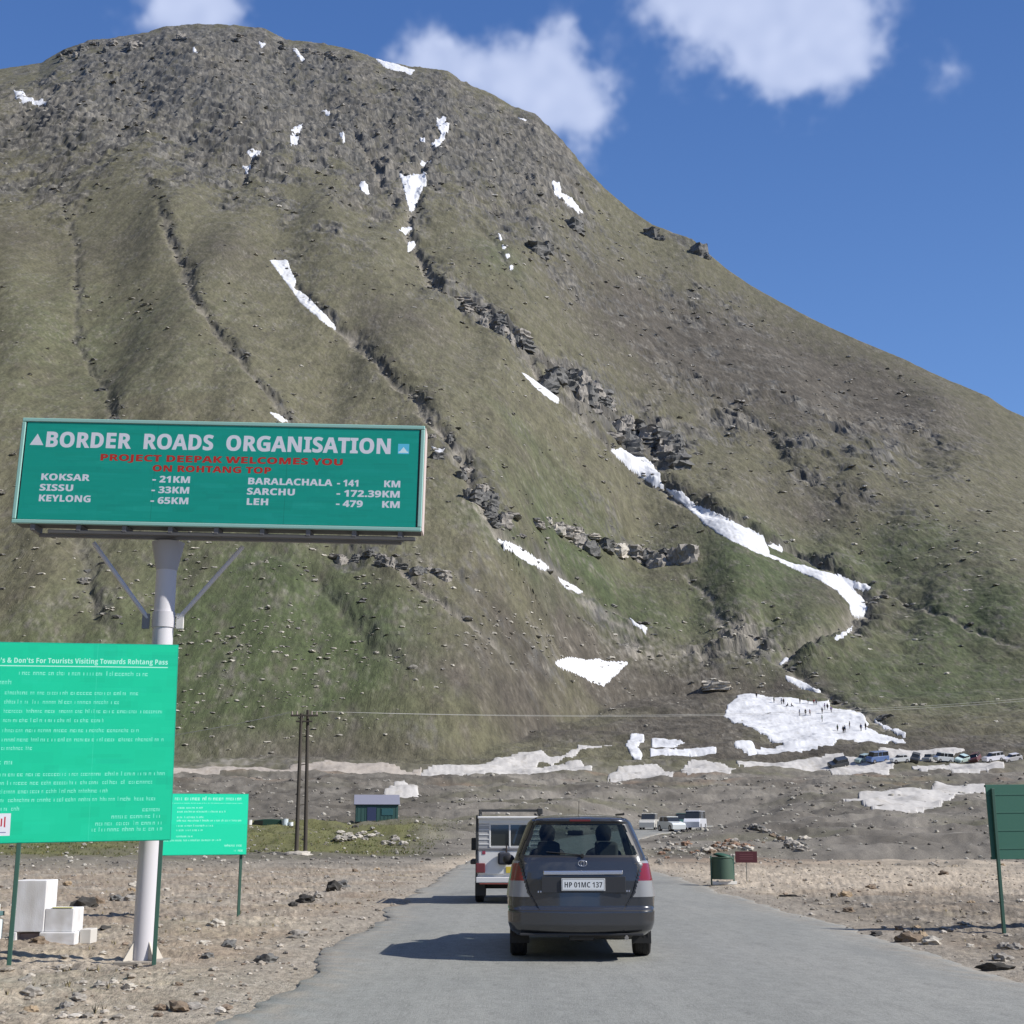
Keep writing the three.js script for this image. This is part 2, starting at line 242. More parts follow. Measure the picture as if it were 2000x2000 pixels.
// ------------------------------------------------------------------ ground and mountain meshes
const mix3 = (a, b, t) => [lerp(a[0], b[0], t), lerp(a[1], b[1], t), lerp(a[2], b[2], t)];
const mixIn = (c, b, t) => { c[0] += (b[0] - c[0]) * t; c[1] += (b[1] - c[1]) * t; c[2] += (b[2] - c[2]) * t; };
const C = {
  olive: [.144, .137, .084], green: [.082, .106, .044], brown: [.092, .081, .064], rock: [.168, .163, .150], slate: [.070, .071, .072], scree: [.27, .25, .215],
  soil: [.37, .30, .22], grey: [.36, .318, .258], sand: [.56, .475, .365], red: [.27, .195, .135], straw: [.38, .32, .19], turf: [.16, .160, .058], dust: [.25, .228, .192],
};
function mountainColour(X, Z_, s, c) {
  const big = fbm(X / 130, Z_ / 130, 4), mid = fbm(X / 26 + 40, Z_ / 34, 4), fine = n2(X / 3.3, Z_ / 6.5), dot = n2(X / 1.9, Z_ / 4);
  const streak = n2((X + Z_ * .12) / 5, Z_ / 46), patch = n2(X / 11 + 60, Z_ / 17);
  c[0] = C.olive[0]; c[1] = C.olive[1]; c[2] = C.olive[2];
  mixIn(c, C.green, clamp(rockiness(X, Z_, Z.green) * 1.1 + .34 * mid + .2 * big - .1));
  mixIn(c, C.brown, clamp(rockiness(X, Z_, Z.brown) * 1.15 + .45 * mid + .2 * streak - .16 + .25 * big));
  mixIn(c, C.brown, clamp(.35 * fine + .4 * patch));
  mixIn(c, C.scree, .35 * clamp(1.6 * dot + .7 * patch - .95));
  const k = clamp((s.rock + .5 * mid + .34 * fine - .22) * 1.5);
  const stone = mix3(C.rock, C.slate, clamp(.45 + 1.1 * n2(X / 9, Z_ / 12) + .5 * dot));
  mixIn(stone, C.brown, clamp(.12 + .6 * big));
  mixIn(c, stone, k);
  mixIn(c, C.scree, clamp(k * 1.9 * (n2(X / 4.2 + 90, Z_ / 6) - .42)));
  mixIn(c, C.scree, .7 * clamp(1.8 * n2(X / 2.6 + 33, Z_ / 5) * clamp(.4 + mid * 1.5 + big) - .75));
  mixIn(c, C.scree, clamp(rockiness(X, Z_, Z.scree) * 1.1 * (.55 + .75 * fine + .5 * dot + .5 * mid)));
  mixIn(c, C.dust, clamp(s.bed * .9 + .4 * mid) * clamp(s.bed * 1.5));
  mixIn(c, C.slate, clamp(s.bank * .75 * (1 + .6 * fine)));
  mixIn(c, C.scree, clamp(s.pale * (.75 + .7 * fine)));
  const bare = n2((X + Z_ * .1) / 8 + 15, Z_ / 75), band = n2(X / 70, (s.h + 6 * n2(X / 60, Z_ / 60)) / 7);
  mixIn(c, C.brown, clamp(.9 * bare - .35 + .4 * fine) * .6);
  mixIn(c, C.slate, clamp(.8 * band - .4 + .5 * fine + .35 * patch) * clamp(.2 + s.rock * 1.6));
  mixIn(c, C.scree, clamp(-.9 * band - .45 + .45 * dot + .5 * patch) * clamp(s.rock * 1.3) * .8);
  const v = 1 + .13 * fine + .13 * dot + .10 * streak + .2 * mid + .15 * patch + .12 * big;
  c[0] *= v; c[1] *= v; c[2] *= v;
}
function valleyColour(X, Z_, r, a, c) {
  const big = fbm(X / 22, Z_ / 22, 3), mid = fbm(X / 5, Z_ / 7 + 30, 3), fine = n2(X * .9, Z_ * .7), d = Math.abs(X - roadX(Z_)) - roadHalf(Z_);
  c[0] = C.dust[0]; c[1] = C.dust[1]; c[2] = C.dust[2];
  mixIn(c, C.brown, clamp(.35 + .9 * big));
  mixIn(c, C.olive, clamp(-.1 + .9 * n2(X / 30 + 8, Z_ / 24) + .5 * mid));
  const left = sstep(-4, -9, X - .02 * (Z_ + 80));
  mixIn(c, C.olive, .7 * sstep(-10, -16, X) * sstep(76, 66, r) * clamp(.5 + mid));
  mixIn(c, C.turf, clamp(left * sstep(72, 84, r + 6 * big) * sstep(132, 118, r + 8 * mid) * (1.15 + .9 * mid)));
  mixIn(c, C.brown, clamp(left * sstep(72, 84, r) * sstep(118, 136, r) * .5));
  // pale dusty yard beside the road and the dusty bank below the upper road
  mixIn(c, C.sand, clamp(sstep(72, 66, r) * (.55 + .6 * mid + .5 * big)) * sstep(3, 9, X));
  mixIn(c, C.grey, clamp(sstep(72, 60, r) * (.6 + .6 * mid)) * sstep(3, -3, X));
  mixIn(c, C.scree, clamp(sstep(-5, -18, X) * sstep(175, 205, r) * (.25 + .9 * mid)) * .8);
  mixIn(c, C.red, clamp(sstep(215, 240, r) * (1.6 * n2(X / 20, Z_ / 14) - .55 + .4 * mid)) * .7);
  mixIn(c, C.red, clamp(Math.exp(-(((X - 11) / 5) ** 2) - ((Z_ + 66) / 7) ** 2) * (1 + mid)) * .7);
  mixIn(c, C.sand, clamp((1 - sstep(.2, 2.5, d)) * .8) * sstep(105, 75, r));
  const v = 1 + .14 * fine + .12 * n2(X / .6, Z_ / .9) + .14 * mid; c[0] *= v; c[1] *= v; c[2] *= v;
}
function nearColour(X, Z_, c) {
  const big = fbm(X / 6, Z_ / 6, 3), mid = fbm(X / 1.4 + 20, Z_ / 1.4, 3), fine = n2(X * 4, Z_ * 4), dot = n2(X * 11, Z_ * 11), d = Math.abs(X - roadX(Z_)) - roadHalf(Z_);
  c[0] = C.soil[0]; c[1] = C.soil[1]; c[2] = C.soil[2];
  mixIn(c, C.grey, clamp(.45 + 1.3 * big + .4 * mid));
  mixIn(c, C.red, clamp((1.1 * n2(X / 4.4 + 70, Z_ / 3) - .25 + .6 * mid) * (X < 0 ? 1 : .7)) * .8);
  mixIn(c, C.sand, clamp(.9 * n2(X / 3.3, Z_ / 5.2 + 50) - .3 + .7 * mid + .25 * fine));
  mixIn(c, C.straw, clamp((.8 * n2(X / 2.1 + 31, Z_ / 2.1) - .45 + .6 * fine)) * .6);
  mixIn(c, C.sand, clamp(sstep(33, 40, -Z_ + 1.5 * big) * (.75 + .6 * mid)) * sstep(4, 6, X));
  mixIn(c, C.brown, clamp(sstep(35, 31, -Z_ + 2 * big) * (.6 + .9 * mid)) * sstep(4.5, 6, X) * .75);
  mixIn(c, C.grey, clamp((1 - sstep(.2, 1.3, d)) * (.8 + .5 * mid)));
  mixIn(c, C.turf, clamp(sstep(55, 62, -Z_ + 4 * big) * (mid * 2 - .2)) * sstep(-5, -9, X) * .6);
  mixIn(c, [.14, .115, .09], clamp(-dot * .8 - .42 + .3 * mid));
  mixIn(c, [.44, .40, .34], clamp(n2(X * 7 + 5, Z_ * 7) * 1.3 - .72));
  const v = 1 + .16 * fine + .16 * dot + .12 * mid; c[0] *= v; c[1] *= v; c[2] *= v;
}
const cols = [];
{ const N = 1080, A = 25 * Math.PI / 180; for (let i = 0; i <= N; i++) cols.push(-A + 2 * A * i / N); let a = A, da = .004; const side = []; while (a < Math.PI - .12) { a += da; da = Math.min(.12, da * 1.25); side.push(a); } for (const s of side) cols.push(s); side.slice().reverse().forEach((s) => cols.unshift(-s)); }
const FRONT = 292;
const groundRows = [0.3, 1.5, 3, 5, 7, 9, 10.5]; { let r = 11; while (r < 62) { groundRows.push(r); r += Math.max(.055, r * r / 2050); } r = 62; while (r < FRONT) { groundRows.push(r); r += 1.25; } groundRows.push(FRONT); }
function sheet(name, rowsAt, nRows, colour, mat) {
  const nc = cols.length, pos = new Float32Array(nc * nRows * 3), col = new Float32Array(nc * nRows * 3), uv = new Float32Array(nc * nRows * 2), c = [0, 0, 0];
  for (let j = 0; j < nRows; j++) for (let i = 0; i < nc; i++) {
    const a = cols[i], r = rowsAt(a, j), X = Math.sin(a) * r, Z_ = -Math.cos(a) * r, o = j * nc + i;
    terrain(X, Z_); pos[o * 3] = X; pos[o * 3 + 1] = sample.h; pos[o * 3 + 2] = Z_;
    colour(X, Z_, r, a, sample, c); col[o * 3] = Math.max(.02, c[0]); col[o * 3 + 1] = Math.max(.02, c[1]); col[o * 3 + 2] = Math.max(.015, c[2]);
    uv[o * 2] = X; uv[o * 2 + 1] = Z_;
  }
  const idx = new Uint32Array((nc - 1) * (nRows - 1) * 6); let k = 0;
  for (let j = 0; j < nRows - 1; j++) for (let i = 0; i < nc - 1; i++) { const p = j * nc + i; idx[k++] = p; idx[k++] = p + 1; idx[k++] = p + nc; idx[k++] = p + 1; idx[k++] = p + nc + 1; idx[k++] = p + nc; }
  const g = new THREE.BufferGeometry();
  g.setAttribute('position', new THREE.BufferAttribute(pos, 3)); g.setAttribute('color', new THREE.BufferAttribute(col, 3)); g.setAttribute('uv', new THREE.BufferAttribute(uv, 2));
  g.setIndex(new THREE.BufferAttribute(idx, 1)); g.computeVertexNormals();
  return structure(name, g, mat);
}
const gravelMap = grainTexture(512, (x, y, u, v) => { const t = .93 + .12 * tileNoise(u, v, 14, 1) + .14 * tileNoise(u, v, 45, 2) + .14 * tileNoise(u, v, 120, 3); return t; });
gravelMap.colorSpace = THREE.SRGBColorSpace; gravelMap.repeat.set(.55, .55);
const gravelBump = grainTexture(512, (x, y, u, v) => .5 + .3 * tileNoise(u, v, 30, 4) + .3 * tileNoise(u, v, 90, 5)); gravelBump.repeat.set(.8, .8);
const groundMat = new THREE.MeshStandardMaterial({ vertexColors: true, roughness: .95, map: gravelMap, bumpMap: gravelBump, bumpScale: .015 });
const slopeMap = grainTexture(1024, (x, y, u, v) => { const a = tileNoise(u, v, 30, 41), b = tileNoise(u, v, 75, 42), c = tileNoise(u, v, 170, 43), d = tileNoise(u, v, 11, 44); const t = .91 + .08 * d + .10 * a + .10 * b + .09 * c; return [t, t * .995, t * .98]; });
slopeMap.colorSpace = THREE.SRGBColorSpace; slopeMap.repeat.set(1 / 64, 1 / 83);
const slopeBump = grainTexture(1024, (x, y, u, v) => .5 + .22 * tileNoise(u, v, 26, 45) + .22 * tileNoise(u, v, 60, 46) + .2 * tileNoise(u, v, 140, 47)); slopeBump.repeat.set(1 / 57, 1 / 71);
const mountainMat = new THREE.MeshStandardMaterial({ vertexColors: true, roughness: .97, map: slopeMap, bumpMap: slopeBump, bumpScale: .24 });
sheet('ground', (a, j) => groundRows[j], groundRows.length, (X, Z_, r, a, s, c) => { if (r < 62) { nearColour(X, Z_, c); if (r > 52) { const d = [0, 0, 0]; valleyColour(X, Z_, r, a, d); mixIn(c, d, sstep(52, 62, r)); } } else if (r < 255) valleyColour(X, Z_, r, a, c); else { valleyColour(X, Z_, r, a, c); const d = [0, 0, 0]; mountainColour(X, Z_, s, d); mixIn(c, d, sstep(255, FRONT, r)); } }, groundMat);
const MR = 640;
sheet('mountain', (a, j) => { const R = ridgeR(a); return j <= MR ? FRONT + (R - FRONT) * (.25 * (j / MR) ** 2 + .75 * (j / MR)) : R + (j - MR) ** 2 * 1.2; }, MR + 21, (X, Z_, r, a, s, c) => mountainColour(X, Z_, s, c), mountainMat);

// ------------------------------------------------------------------ road
{
  const zs = []; let z = 6; while (z > -60) { zs.push(z); z -= .22; } while (z > -172) { zs.push(z); z -= .8; }
  const n = 40, pos = [], uv = [], col = [], idx = [];
  zs.forEach((zz, j) => {
    const x0 = roadX(zz), hw = roadHalf(zz), tx = (roadX(zz - .5) - roadX(zz + .5)), L = Math.hypot(tx, 1), nx = 1 / L, nz = tx / L;
    const eL = hw + .26 * n2(zz * .17, 5) + .09 * n2(zz * .7, 9) + .06 * n2(zz * 2.6, 2), eR = hw + .24 * n2(zz * .15, 25) + .08 * n2(zz * .6, 29) + .06 * n2(zz * 2.7, 22);
    for (let i = 0; i <= n + 2; i++) {
      const skirt = i === 0 || i === n + 2, s = i === 0 ? -eL - .04 : i === n + 2 ? eR + .04 : lerp(-eL, eR, (i - 1) / n);
      const X = x0 + nx * s, Z_ = zz + nz * s, y = roadY(zz) - (skirt ? .07 : 0) + .012 * n2(X * .5, Z_ * .3) - .02 * (s / hw) ** 4 + .02;
      pos.push(X, y, Z_); uv.push(X, Z_);
      const wear = .9 * fbm(X * .5, Z_ * .16, 3), track = Math.exp(-(((Math.abs(s + .2) - 1.1) / .5) ** 2)), patch = clamp(n2(X * .3 + 44, Z_ * .1) * 2 - 1.0), edge = sstep(.8, 0, Math.min(s + eL, eR - s)) * clamp(.5 + n2(X * 2.2, Z_ * 2.2));
      const c = [.268, .274, .256]; mixIn(c, [.308, .31, .286], clamp(.5 + wear)); mixIn(c, [.205, .21, .2], clamp(patch) * .85); mixIn(c, [.225, .232, .22], track * .5 * clamp(.6 + wear)); mixIn(c, [.18, .18, .175], clamp(n2(X * .9 + 7, Z_ * .5) * 1.5 - 1.0) * .7); mixIn(c, [.36, .32, .26], edge * .8);
      col.push(...c);
    }
    if (j) { const w = n + 3, p = (j - 1) * w; for (let i = 0; i < w - 1; i++) idx.push(p + i, p + i + 1, p + w + i, p + i + 1, p + w + i + 1, p + w + i); }
  });
  const g = new THREE.BufferGeometry(); g.setAttribute('position', new THREE.Float32BufferAttribute(pos, 3)); g.setAttribute('uv', new THREE.Float32BufferAttribute(uv, 2)); g.setAttribute('color', new THREE.Float32BufferAttribute(col, 3)); g.setIndex(idx); g.computeVertexNormals();
  const tar = grainTexture(512, (x, y, u, v) => .94 + .06 * tileNoise(u, v, 9, 11) + .1 * tileNoise(u, v, 60, 12) + .12 * tileNoise(u, v, 160, 13)); tar.colorSpace = THREE.SRGBColorSpace; tar.repeat.set(.45, .45);
  const tarB = grainTexture(512, (x, y, u, v) => .5 + .4 * tileNoise(u, v, 150, 14)); tarB.repeat.set(.9, .9);
  structure('road', g, new THREE.MeshStandardMaterial({ vertexColors: true, map: tar, bumpMap: tarB, bumpScale: .006, roughness: .85 }));
}
console.log('terrain done');

// ------------------------------------------------------------------ snow, dirt road and other sheets that lie on the slope
const snowMap = grainTexture(512, (x, y, u, v) => { const dirt = clamp(tileNoise(u, v, 7, 23) * 1.1 + .5 * tileNoise(u, v, 24, 24) + .4 * tileNoise(u, v, 70, 25) - .15), t = .95 + .04 * tileNoise(u, v, 6, 21) + .04 * tileNoise(u, v, 40, 22); return [t - .09 * dirt, t - .10 * dirt, t - .12 * dirt]; }); snowMap.colorSpace = THREE.SRGBColorSpace; snowMap.repeat.set(.05, .05);
const snowMat = new THREE.MeshStandardMaterial({ color: new THREE.Color().setRGB(.72, .73, .75), roughness: .9, map: snowMap });
const oldSnowMat = new THREE.MeshStandardMaterial({ color: new THREE.Color().setRGB(.56, .54, .51), roughness: .95, map: snowMap });
const dirtMat = new THREE.MeshStandardMaterial({ color: new THREE.Color().setRGB(.43, .385, .335), roughness: .95, map: snowMap });
const zoomed = (x0, y0, k) => (list) => list.map(([x, y]) => [x0 + x * k, y0 + y * k]);
function lying(poly, thick, jitter = .55) {
  const pts = [];
  poly.forEach(([x, y], i) => { const [u, v] = poly[(i + 1) % poly.length], L = Math.hypot(u - x, v - y), n = Math.max(1, Math.ceil(L / 5)); for (let k = 0; k < n; k++) { const X = lerp(x, u, k / n), Y = lerp(y, v, k / n), q = Math.min(1, L / 8); pts.push([X + jitter * q * (2.2 * n2(X / 15, Y / 11) + n2(X / 6, Y / 5)), Y + jitter * q * (.9 * n2(X / 14 + 50, Y / 9) + .4 * n2(X / 6 + 50, Y / 5))]); } });
  const P = pts.map(([x, y]) => { const h = hit(x, y); return [h.a, h.r]; });
  let a0 = 9, a1 = -9, r0 = 1e9, r1 = 0; for (const [a, r] of P) { a0 = Math.min(a0, a); a1 = Math.max(a1, a); r0 = Math.min(r0, r); r1 = Math.max(r1, r); }
  const pxh = Math.max(...pts.map((p) => p[1])) - Math.min(...pts.map((p) => p[1]));
  const na = clamp(Math.ceil((a1 - a0) * F / 1.6), 6, 260), nr = clamp(Math.ceil(pxh / 1.4), 6, 200), rm = (r0 + r1) / 2, ry = clamp((pxh / F * rm) / Math.max(1, r1 - r0), .05, 1);
  const inside = new Uint8Array((na + 3) * (nr + 3)), pos = [], uv = [];
  const ex = rm / 2;
  for (let j = -1; j <= nr + 1; j++) for (let i = -1; i <= na + 1; i++) {
    const a = lerp(a0, a1, i / na), r = lerp(r0, r1, j / nr); let c = false, d2 = 1e9;
    for (let k = 0, m = P.length - 1; k < P.length; m = k++) {
      const [ka, kr] = P[k], [ma, mr] = P[m];
      if ((kr > r) !== (mr > r) && a < (ma - ka) * (r - kr) / (mr - kr) + ka) c = !c;
      const ux = (a - ka) * rm, uy = (r - kr) * ry, vx = (ma - ka) * rm, vy = (mr - kr) * ry, t = clamp((ux * vx + uy * vy) / (vx * vx + vy * vy + 1e-9)); d2 = Math.min(d2, (ux - vx * t) ** 2 + (uy - vy * t) ** 2);
    }
    const X = Math.sin(a) * r, Z_ = -Math.cos(a) * r, o = (j + 1) * (na + 3) + i + 1; inside[o] = c ? 1 : 0;
    const h = H(X, Z_); let y;
    if (c) { const e = Math.max(1.2, r * .004), av = (h + H(X + e, Z_) + H(X - e, Z_) + H(X, Z_ + e * 1.5) + H(X, Z_ - e * 1.5)) / 5; y = Math.max(h, av) + .03 + r * .0003 + thick * (1 - Math.exp(-Math.sqrt(d2) / (thick * 2.5))); } else y = h - .12;
    pos.push(X, y, Z_); uv.push(X, Z_);
  }
  const idx = [], w = na + 3;
  for (let j = 0; j < nr + 2; j++) for (let i = 0; i < na + 2; i++) { const p = j * w + i; if (inside[p] + inside[p + 1] + inside[p + w] + inside[p + w + 1] > 1) idx.push(p, p + 1, p + w, p + 1, p + w + 1, p + w); }
  if (!idx.length) return null;
  const map = new Map(), np = [], nu = []; const ni = idx.map((i) => { if (!map.has(i)) { map.set(i, np.length / 3); np.push(pos[i * 3], pos[i * 3 + 1], pos[i * 3 + 2]); nu.push(uv[i * 2], uv[i * 2 + 1]); } return map.get(i); });
  const g = new THREE.BufferGeometry(); g.setAttribute('position', new THREE.Float32BufferAttribute(np, 3)); g.setAttribute('uv', new THREE.Float32BufferAttribute(nu, 2)); g.setIndex(ni); g.computeVertexNormals(); return g;
}
function snow(poly, thick, label, group, mat = snowMat, jitter = .55) { const g = lying(poly, thick, jitter); if (g) single('snow_patch', g, mat, label, 'snow', group); }
{
  const a = zoomed(1400, 1340, .20704), b = zoomed(700, 1400, .3623), c = zoomed(900, 650, .44), d = zoomed(1250, 1250, .3882), e = zoomed(600, 0, .3623), f = zoomed(0, 0, .5176), g = zoomed(1000, 0, .5176), w = zoomed(0, 0, 1.0352), n = zoomed(0, 0, 1);
  snow(a([[190, 75], [280, 55], [380, 80], [560, 110], [780, 130], [930, 140], [1060, 140], [1075, 215], [1180, 240], [1260, 240], [1360, 280], [1430, 340], [1400, 370], [1500, 420], [1660, 460], [1760, 490], [1790, 530], [1700, 530], [1640, 490], [1560, 560], [1500, 530], [1400, 515], [1160, 515], [1080, 570], [960, 600], [600, 620], [380, 615], [300, 618], [230, 600], [160, 575], [220, 530], [300, 525], [360, 575], [640, 560], [560, 510], [400, 450], [290, 410], [230, 360], [150, 320], [60, 275], [100, 190], [190, 110]]), .07, 'broad white snowfield dotted with people above the parked cars');
  snow(a([[1480, 318], [1600, 365], [1700, 395], [1790, 455], [1770, 475], [1660, 425], [1560, 380]]), .07, 'thin strip of snow along the upper edge of the snowfield');
  snow(n([[1438, 1490], [1503, 1486], [1590, 1480], [1615, 1472], [1648, 1472], [1665, 1484], [1700, 1487], [1712, 1479], [1716, 1468], [1771, 1464], [1880, 1462], [1886, 1474], [1843, 1481], [1750, 1489], [1741, 1502], [1735, 1517], [1700, 1513], [1670, 1515], [1625, 1513], [1612, 1502], [1560, 1499], [1490, 1500], [1440, 1498]]), .07, 'ragged band of snow lying around the row of parked cars', null, oldSnowMat);
  snow(n([[1778, 1495], [1860, 1492], [1960, 1490], [1963, 1506], [1900, 1509], [1870, 1514], [1845, 1506], [1800, 1509]]), .07, 'bar of snow on the bank just below the parked cars', null, oldSnowMat);
  snow(n([[1635, 1565], [1675, 1560], [1695, 1547], [1760, 1552], [1815, 1548], [1830, 1537], [1870, 1540], [1925, 1542], [1925, 1549], [1870, 1553], [1850, 1571], [1825, 1581], [1795, 1583], [1725, 1591], [1690, 1579]]), .07, 'flat dirty snow patch on the grey flat beside the green board', null, oldSnowMat);
  snow(b([[420, 280], [560, 262], [720, 252], [800, 215], [900, 198], [980, 193], [1050, 225], [1130, 203], [1180, 178], [1180, 143], [1250, 148], [1370, 153], [1380, 167], [1230, 182], [1150, 217], [1040, 258], [980, 242], [960, 265], [1180, 258], [1265, 275], [1260, 294], [1100, 294], [960, 300], [760, 300], [600, 306], [340, 314], [330, 290]]), .07, 'long low snow bank beside the upper dirt road', null, oldSnowMat);
  snow(b([[1450, 130], [1490, 93], [1540, 103], [1540, 140], [1500, 170], [1530, 200], [1525, 237], [1480, 217], [1438, 165]]), .07, 'hook shaped snow patch in a small gully above the snow bank');
  snow(b([[1580, 128], [1650, 128], [1765, 153], [1700, 172], [1580, 172]]), .07, 'short flat snow bar beside the hook shaped snow patch');
  snow(b([[1570, 188], [1932, 180], [1932, 197], [1570, 207]]), .07, 'long thin line of snow beside the hook shaped snow patch');
  snow(b([[1340, 327], [1400, 280], [1560, 258], [1600, 263], [1700, 298], [1717, 320], [1680, 335], [1500, 333]]), .07, 'lumpy snow heap on the terrace edge beside the ring shaped one', null, oldSnowMat);
  snow(n([[1327, 1509], [1338, 1494], [1370, 1488], [1400, 1495], [1440, 1503], [1425, 1513], [1390, 1518], [1345, 1520]]), .07, 'rounded snow heap with a dark hollow on the terrace edge', null, oldSnowMat);
  snow(n([[748, 1552], [762, 1540], [775, 1529], [790, 1527], [800, 1536], [818, 1540], [817, 1555], [800, 1562], [765, 1561]]), 0.3, 'small heap of snow behind the green hut', null, oldSnowMat);
  snow(w([[1045, 1245], [1070, 1242], [1187, 1249], [1162, 1275], [1140, 1294], [1110, 1284], [1060, 1259]]), .8, 'wedge of snow pointing downhill at the foot of the slope');
  snow(c([[660, 522], [720, 516], [800, 543], [885, 628], [884, 655], [908, 692], [870, 688], [800, 642], [735, 590]]), 1.0, 'upper end of the long snow tongue below the dark cliff');
  snow(c([[905, 700], [980, 703], [1040, 768], [1110, 793], [1200, 838], [1345, 903], [1372, 985], [1480, 1026], [1620, 1062], [1700, 1086], [1822, 1128], [1812, 1142], [1738, 1132], [1790, 1190], [1802, 1225], [1787, 1267], [1738, 1267], [1722, 1200], [1657, 1137], [1568, 1088], [1370, 999], [1188, 918], [1078, 848], [1058, 822], [998, 773]]), 1.2, 'long curving tongue of snow filling the main gully');
  snow(c([[1365, 928], [1432, 962], [1424, 974], [1362, 942]]), .4, 'sliver of snow beside the bend of the long snow tongue');
  snow(c([[272, 180], [300, 190], [362, 236], [440, 300], [428, 310], [340, 252]]), .5, 'narrow snow streak at the foot of the upper dark cliff');
  snow(c([[162, 912], [200, 926], [292, 970], [394, 1048], [378, 1064], [278, 1010], [188, 955]]), .6, 'slanting snow streak in the gully beside the big billboard');
  snow(c([[428, 1084], [470, 1098], [544, 1150], [532, 1164], [468, 1130]]), .4, 'short snow streak in the lower part of the side gully');
  snow(c([[745, 1284], [830, 1322], [820, 1338], [765, 1312]]), .4, 'last scrap of snow at the lower end of the side gully');
  snow(c([[1744, 1304], [1724, 1332], [1660, 1370], [1646, 1356]]), .4, 'thin snow streak in the stream bed below the long snow tongue');
  snow(d([[730, 176], [764, 186], [862, 236], [914, 258], [902, 272], [826, 250], [736, 200]]), .4, 'thin snow streak running down to the top of the snowfield');
  snow(d([[696, 126], [738, 96], [750, 106], [712, 136]]), .4, 'scrap of snow at the bend of the stream bed');
  snow(g([[150, 686], [178, 696], [186, 722], [234, 756], [268, 795], [252, 806], [198, 764], [162, 724]]), .8, 'narrow snow streak under the crag on the mountain shoulder');
  const high = 'small snow patches among the summit rocks', hl = 'small snow patch lodged among the rocks high on the mountain';
  snow(e([[700, 630], [740, 622], [768, 680], [742, 742], [702, 800], [662, 804], [690, 770], [725, 730], [698, 680]]), 1, 'curved snow strip at the head of the main gully');
  snow(e([[488, 925], [530, 962], [560, 945], [642, 928], [642, 980], [602, 1060], [582, 1112], [555, 1146], [538, 1080], [518, 990]]), 1, 'triangular snow patch in the main gully under the summit');
  snow(e([[366, 318], [400, 320], [482, 348], [584, 380], [560, 394], [468, 384], [408, 354]]), 1, 'bright snow strip right at the summit ridge');
  snow(f([[1018, 982], [1082, 982], [1092, 1010], [1118, 1065], [1108, 1085], [1152, 1118], [1234, 1200], [1276, 1248], [1240, 1232], [1138, 1146], [1066, 1048]]), .9, 'slanting snow wedge with a blunt top on the green face');
  snow(f([[50, 342], [90, 348], [112, 373], [184, 383], [172, 400], [98, 390], [62, 374]]), .9, 'flat snow strip on the rock band at the shoulder far from the road');
  for (const [poly] of [
    [e([[605, 888], [672, 852], [662, 882], [630, 900]])], [e([[553, 1118], [584, 1124], [562, 1150]])], [e([[490, 1233], [568, 1226], [530, 1260]])], [e([[543, 1308], [578, 1298], [584, 1330], [543, 1366]])], [e([[606, 732], [632, 737], [636, 769], [613, 758]])],
    [e([[76, 598], [105, 594], [127, 625], [115, 636]])], [e([[168, 722], [192, 732], [209, 772], [195, 779]])], [e([[276, 998], [310, 991], [339, 1030], [320, 1050]])], [e([[1022, 1266], [1038, 1270], [1052, 1298], [1042, 1300]])], [e([[1048, 1320], [1072, 1320], [1074, 1342], [1050, 1342]])], [e([[1068, 1370], [1090, 1370], [1094, 1392], [1074, 1394]])], [e([[1090, 1430], [1110, 1430], [1112, 1452], [1092, 1452]])],
    [f([[1092, 485], [1144, 466], [1138, 490], [1105, 505]])], [f([[1097, 513], [1128, 512], [1122, 538], [1097, 544]])], [f([[930, 580], [990, 568], [968, 600], [945, 603]])], [f([[915, 622], [948, 628], [930, 664]])], [f([[1102, 186], [1120, 190], [1154, 226], [1130, 224]])], [f([[726, 185], [758, 192], [740, 207]])], [f([[976, 152], [1004, 163], [985, 176]])], [n([[1010, 225], [1030, 236], [1018, 238]])],
  ]) snow(poly, .5, hl, high, snowMat, .5);
  snow(n([[526, 804], [545, 810], [562, 825], [548, 826]]), .4, 'scrap of snow showing just above the big billboard');
  snow(n([[842, 870], [869, 884], [858, 888]]), .3, 'scrap of snow beside the right end of the big billboard');
  const dr = lying(zoomed(400, 1370, .31056)([[-240, 440], [180, 426], [420, 416], [700, 406], [900, 398], [1150, 412], [1290, 432], [1360, 425], [1360, 462], [1250, 464], [1000, 456], [700, 460], [480, 456], [200, 452], [-240, 462]]), .15, .6); if (dr) structure('dirt_road', dr, dirtMat);
}
console.log('snow done');

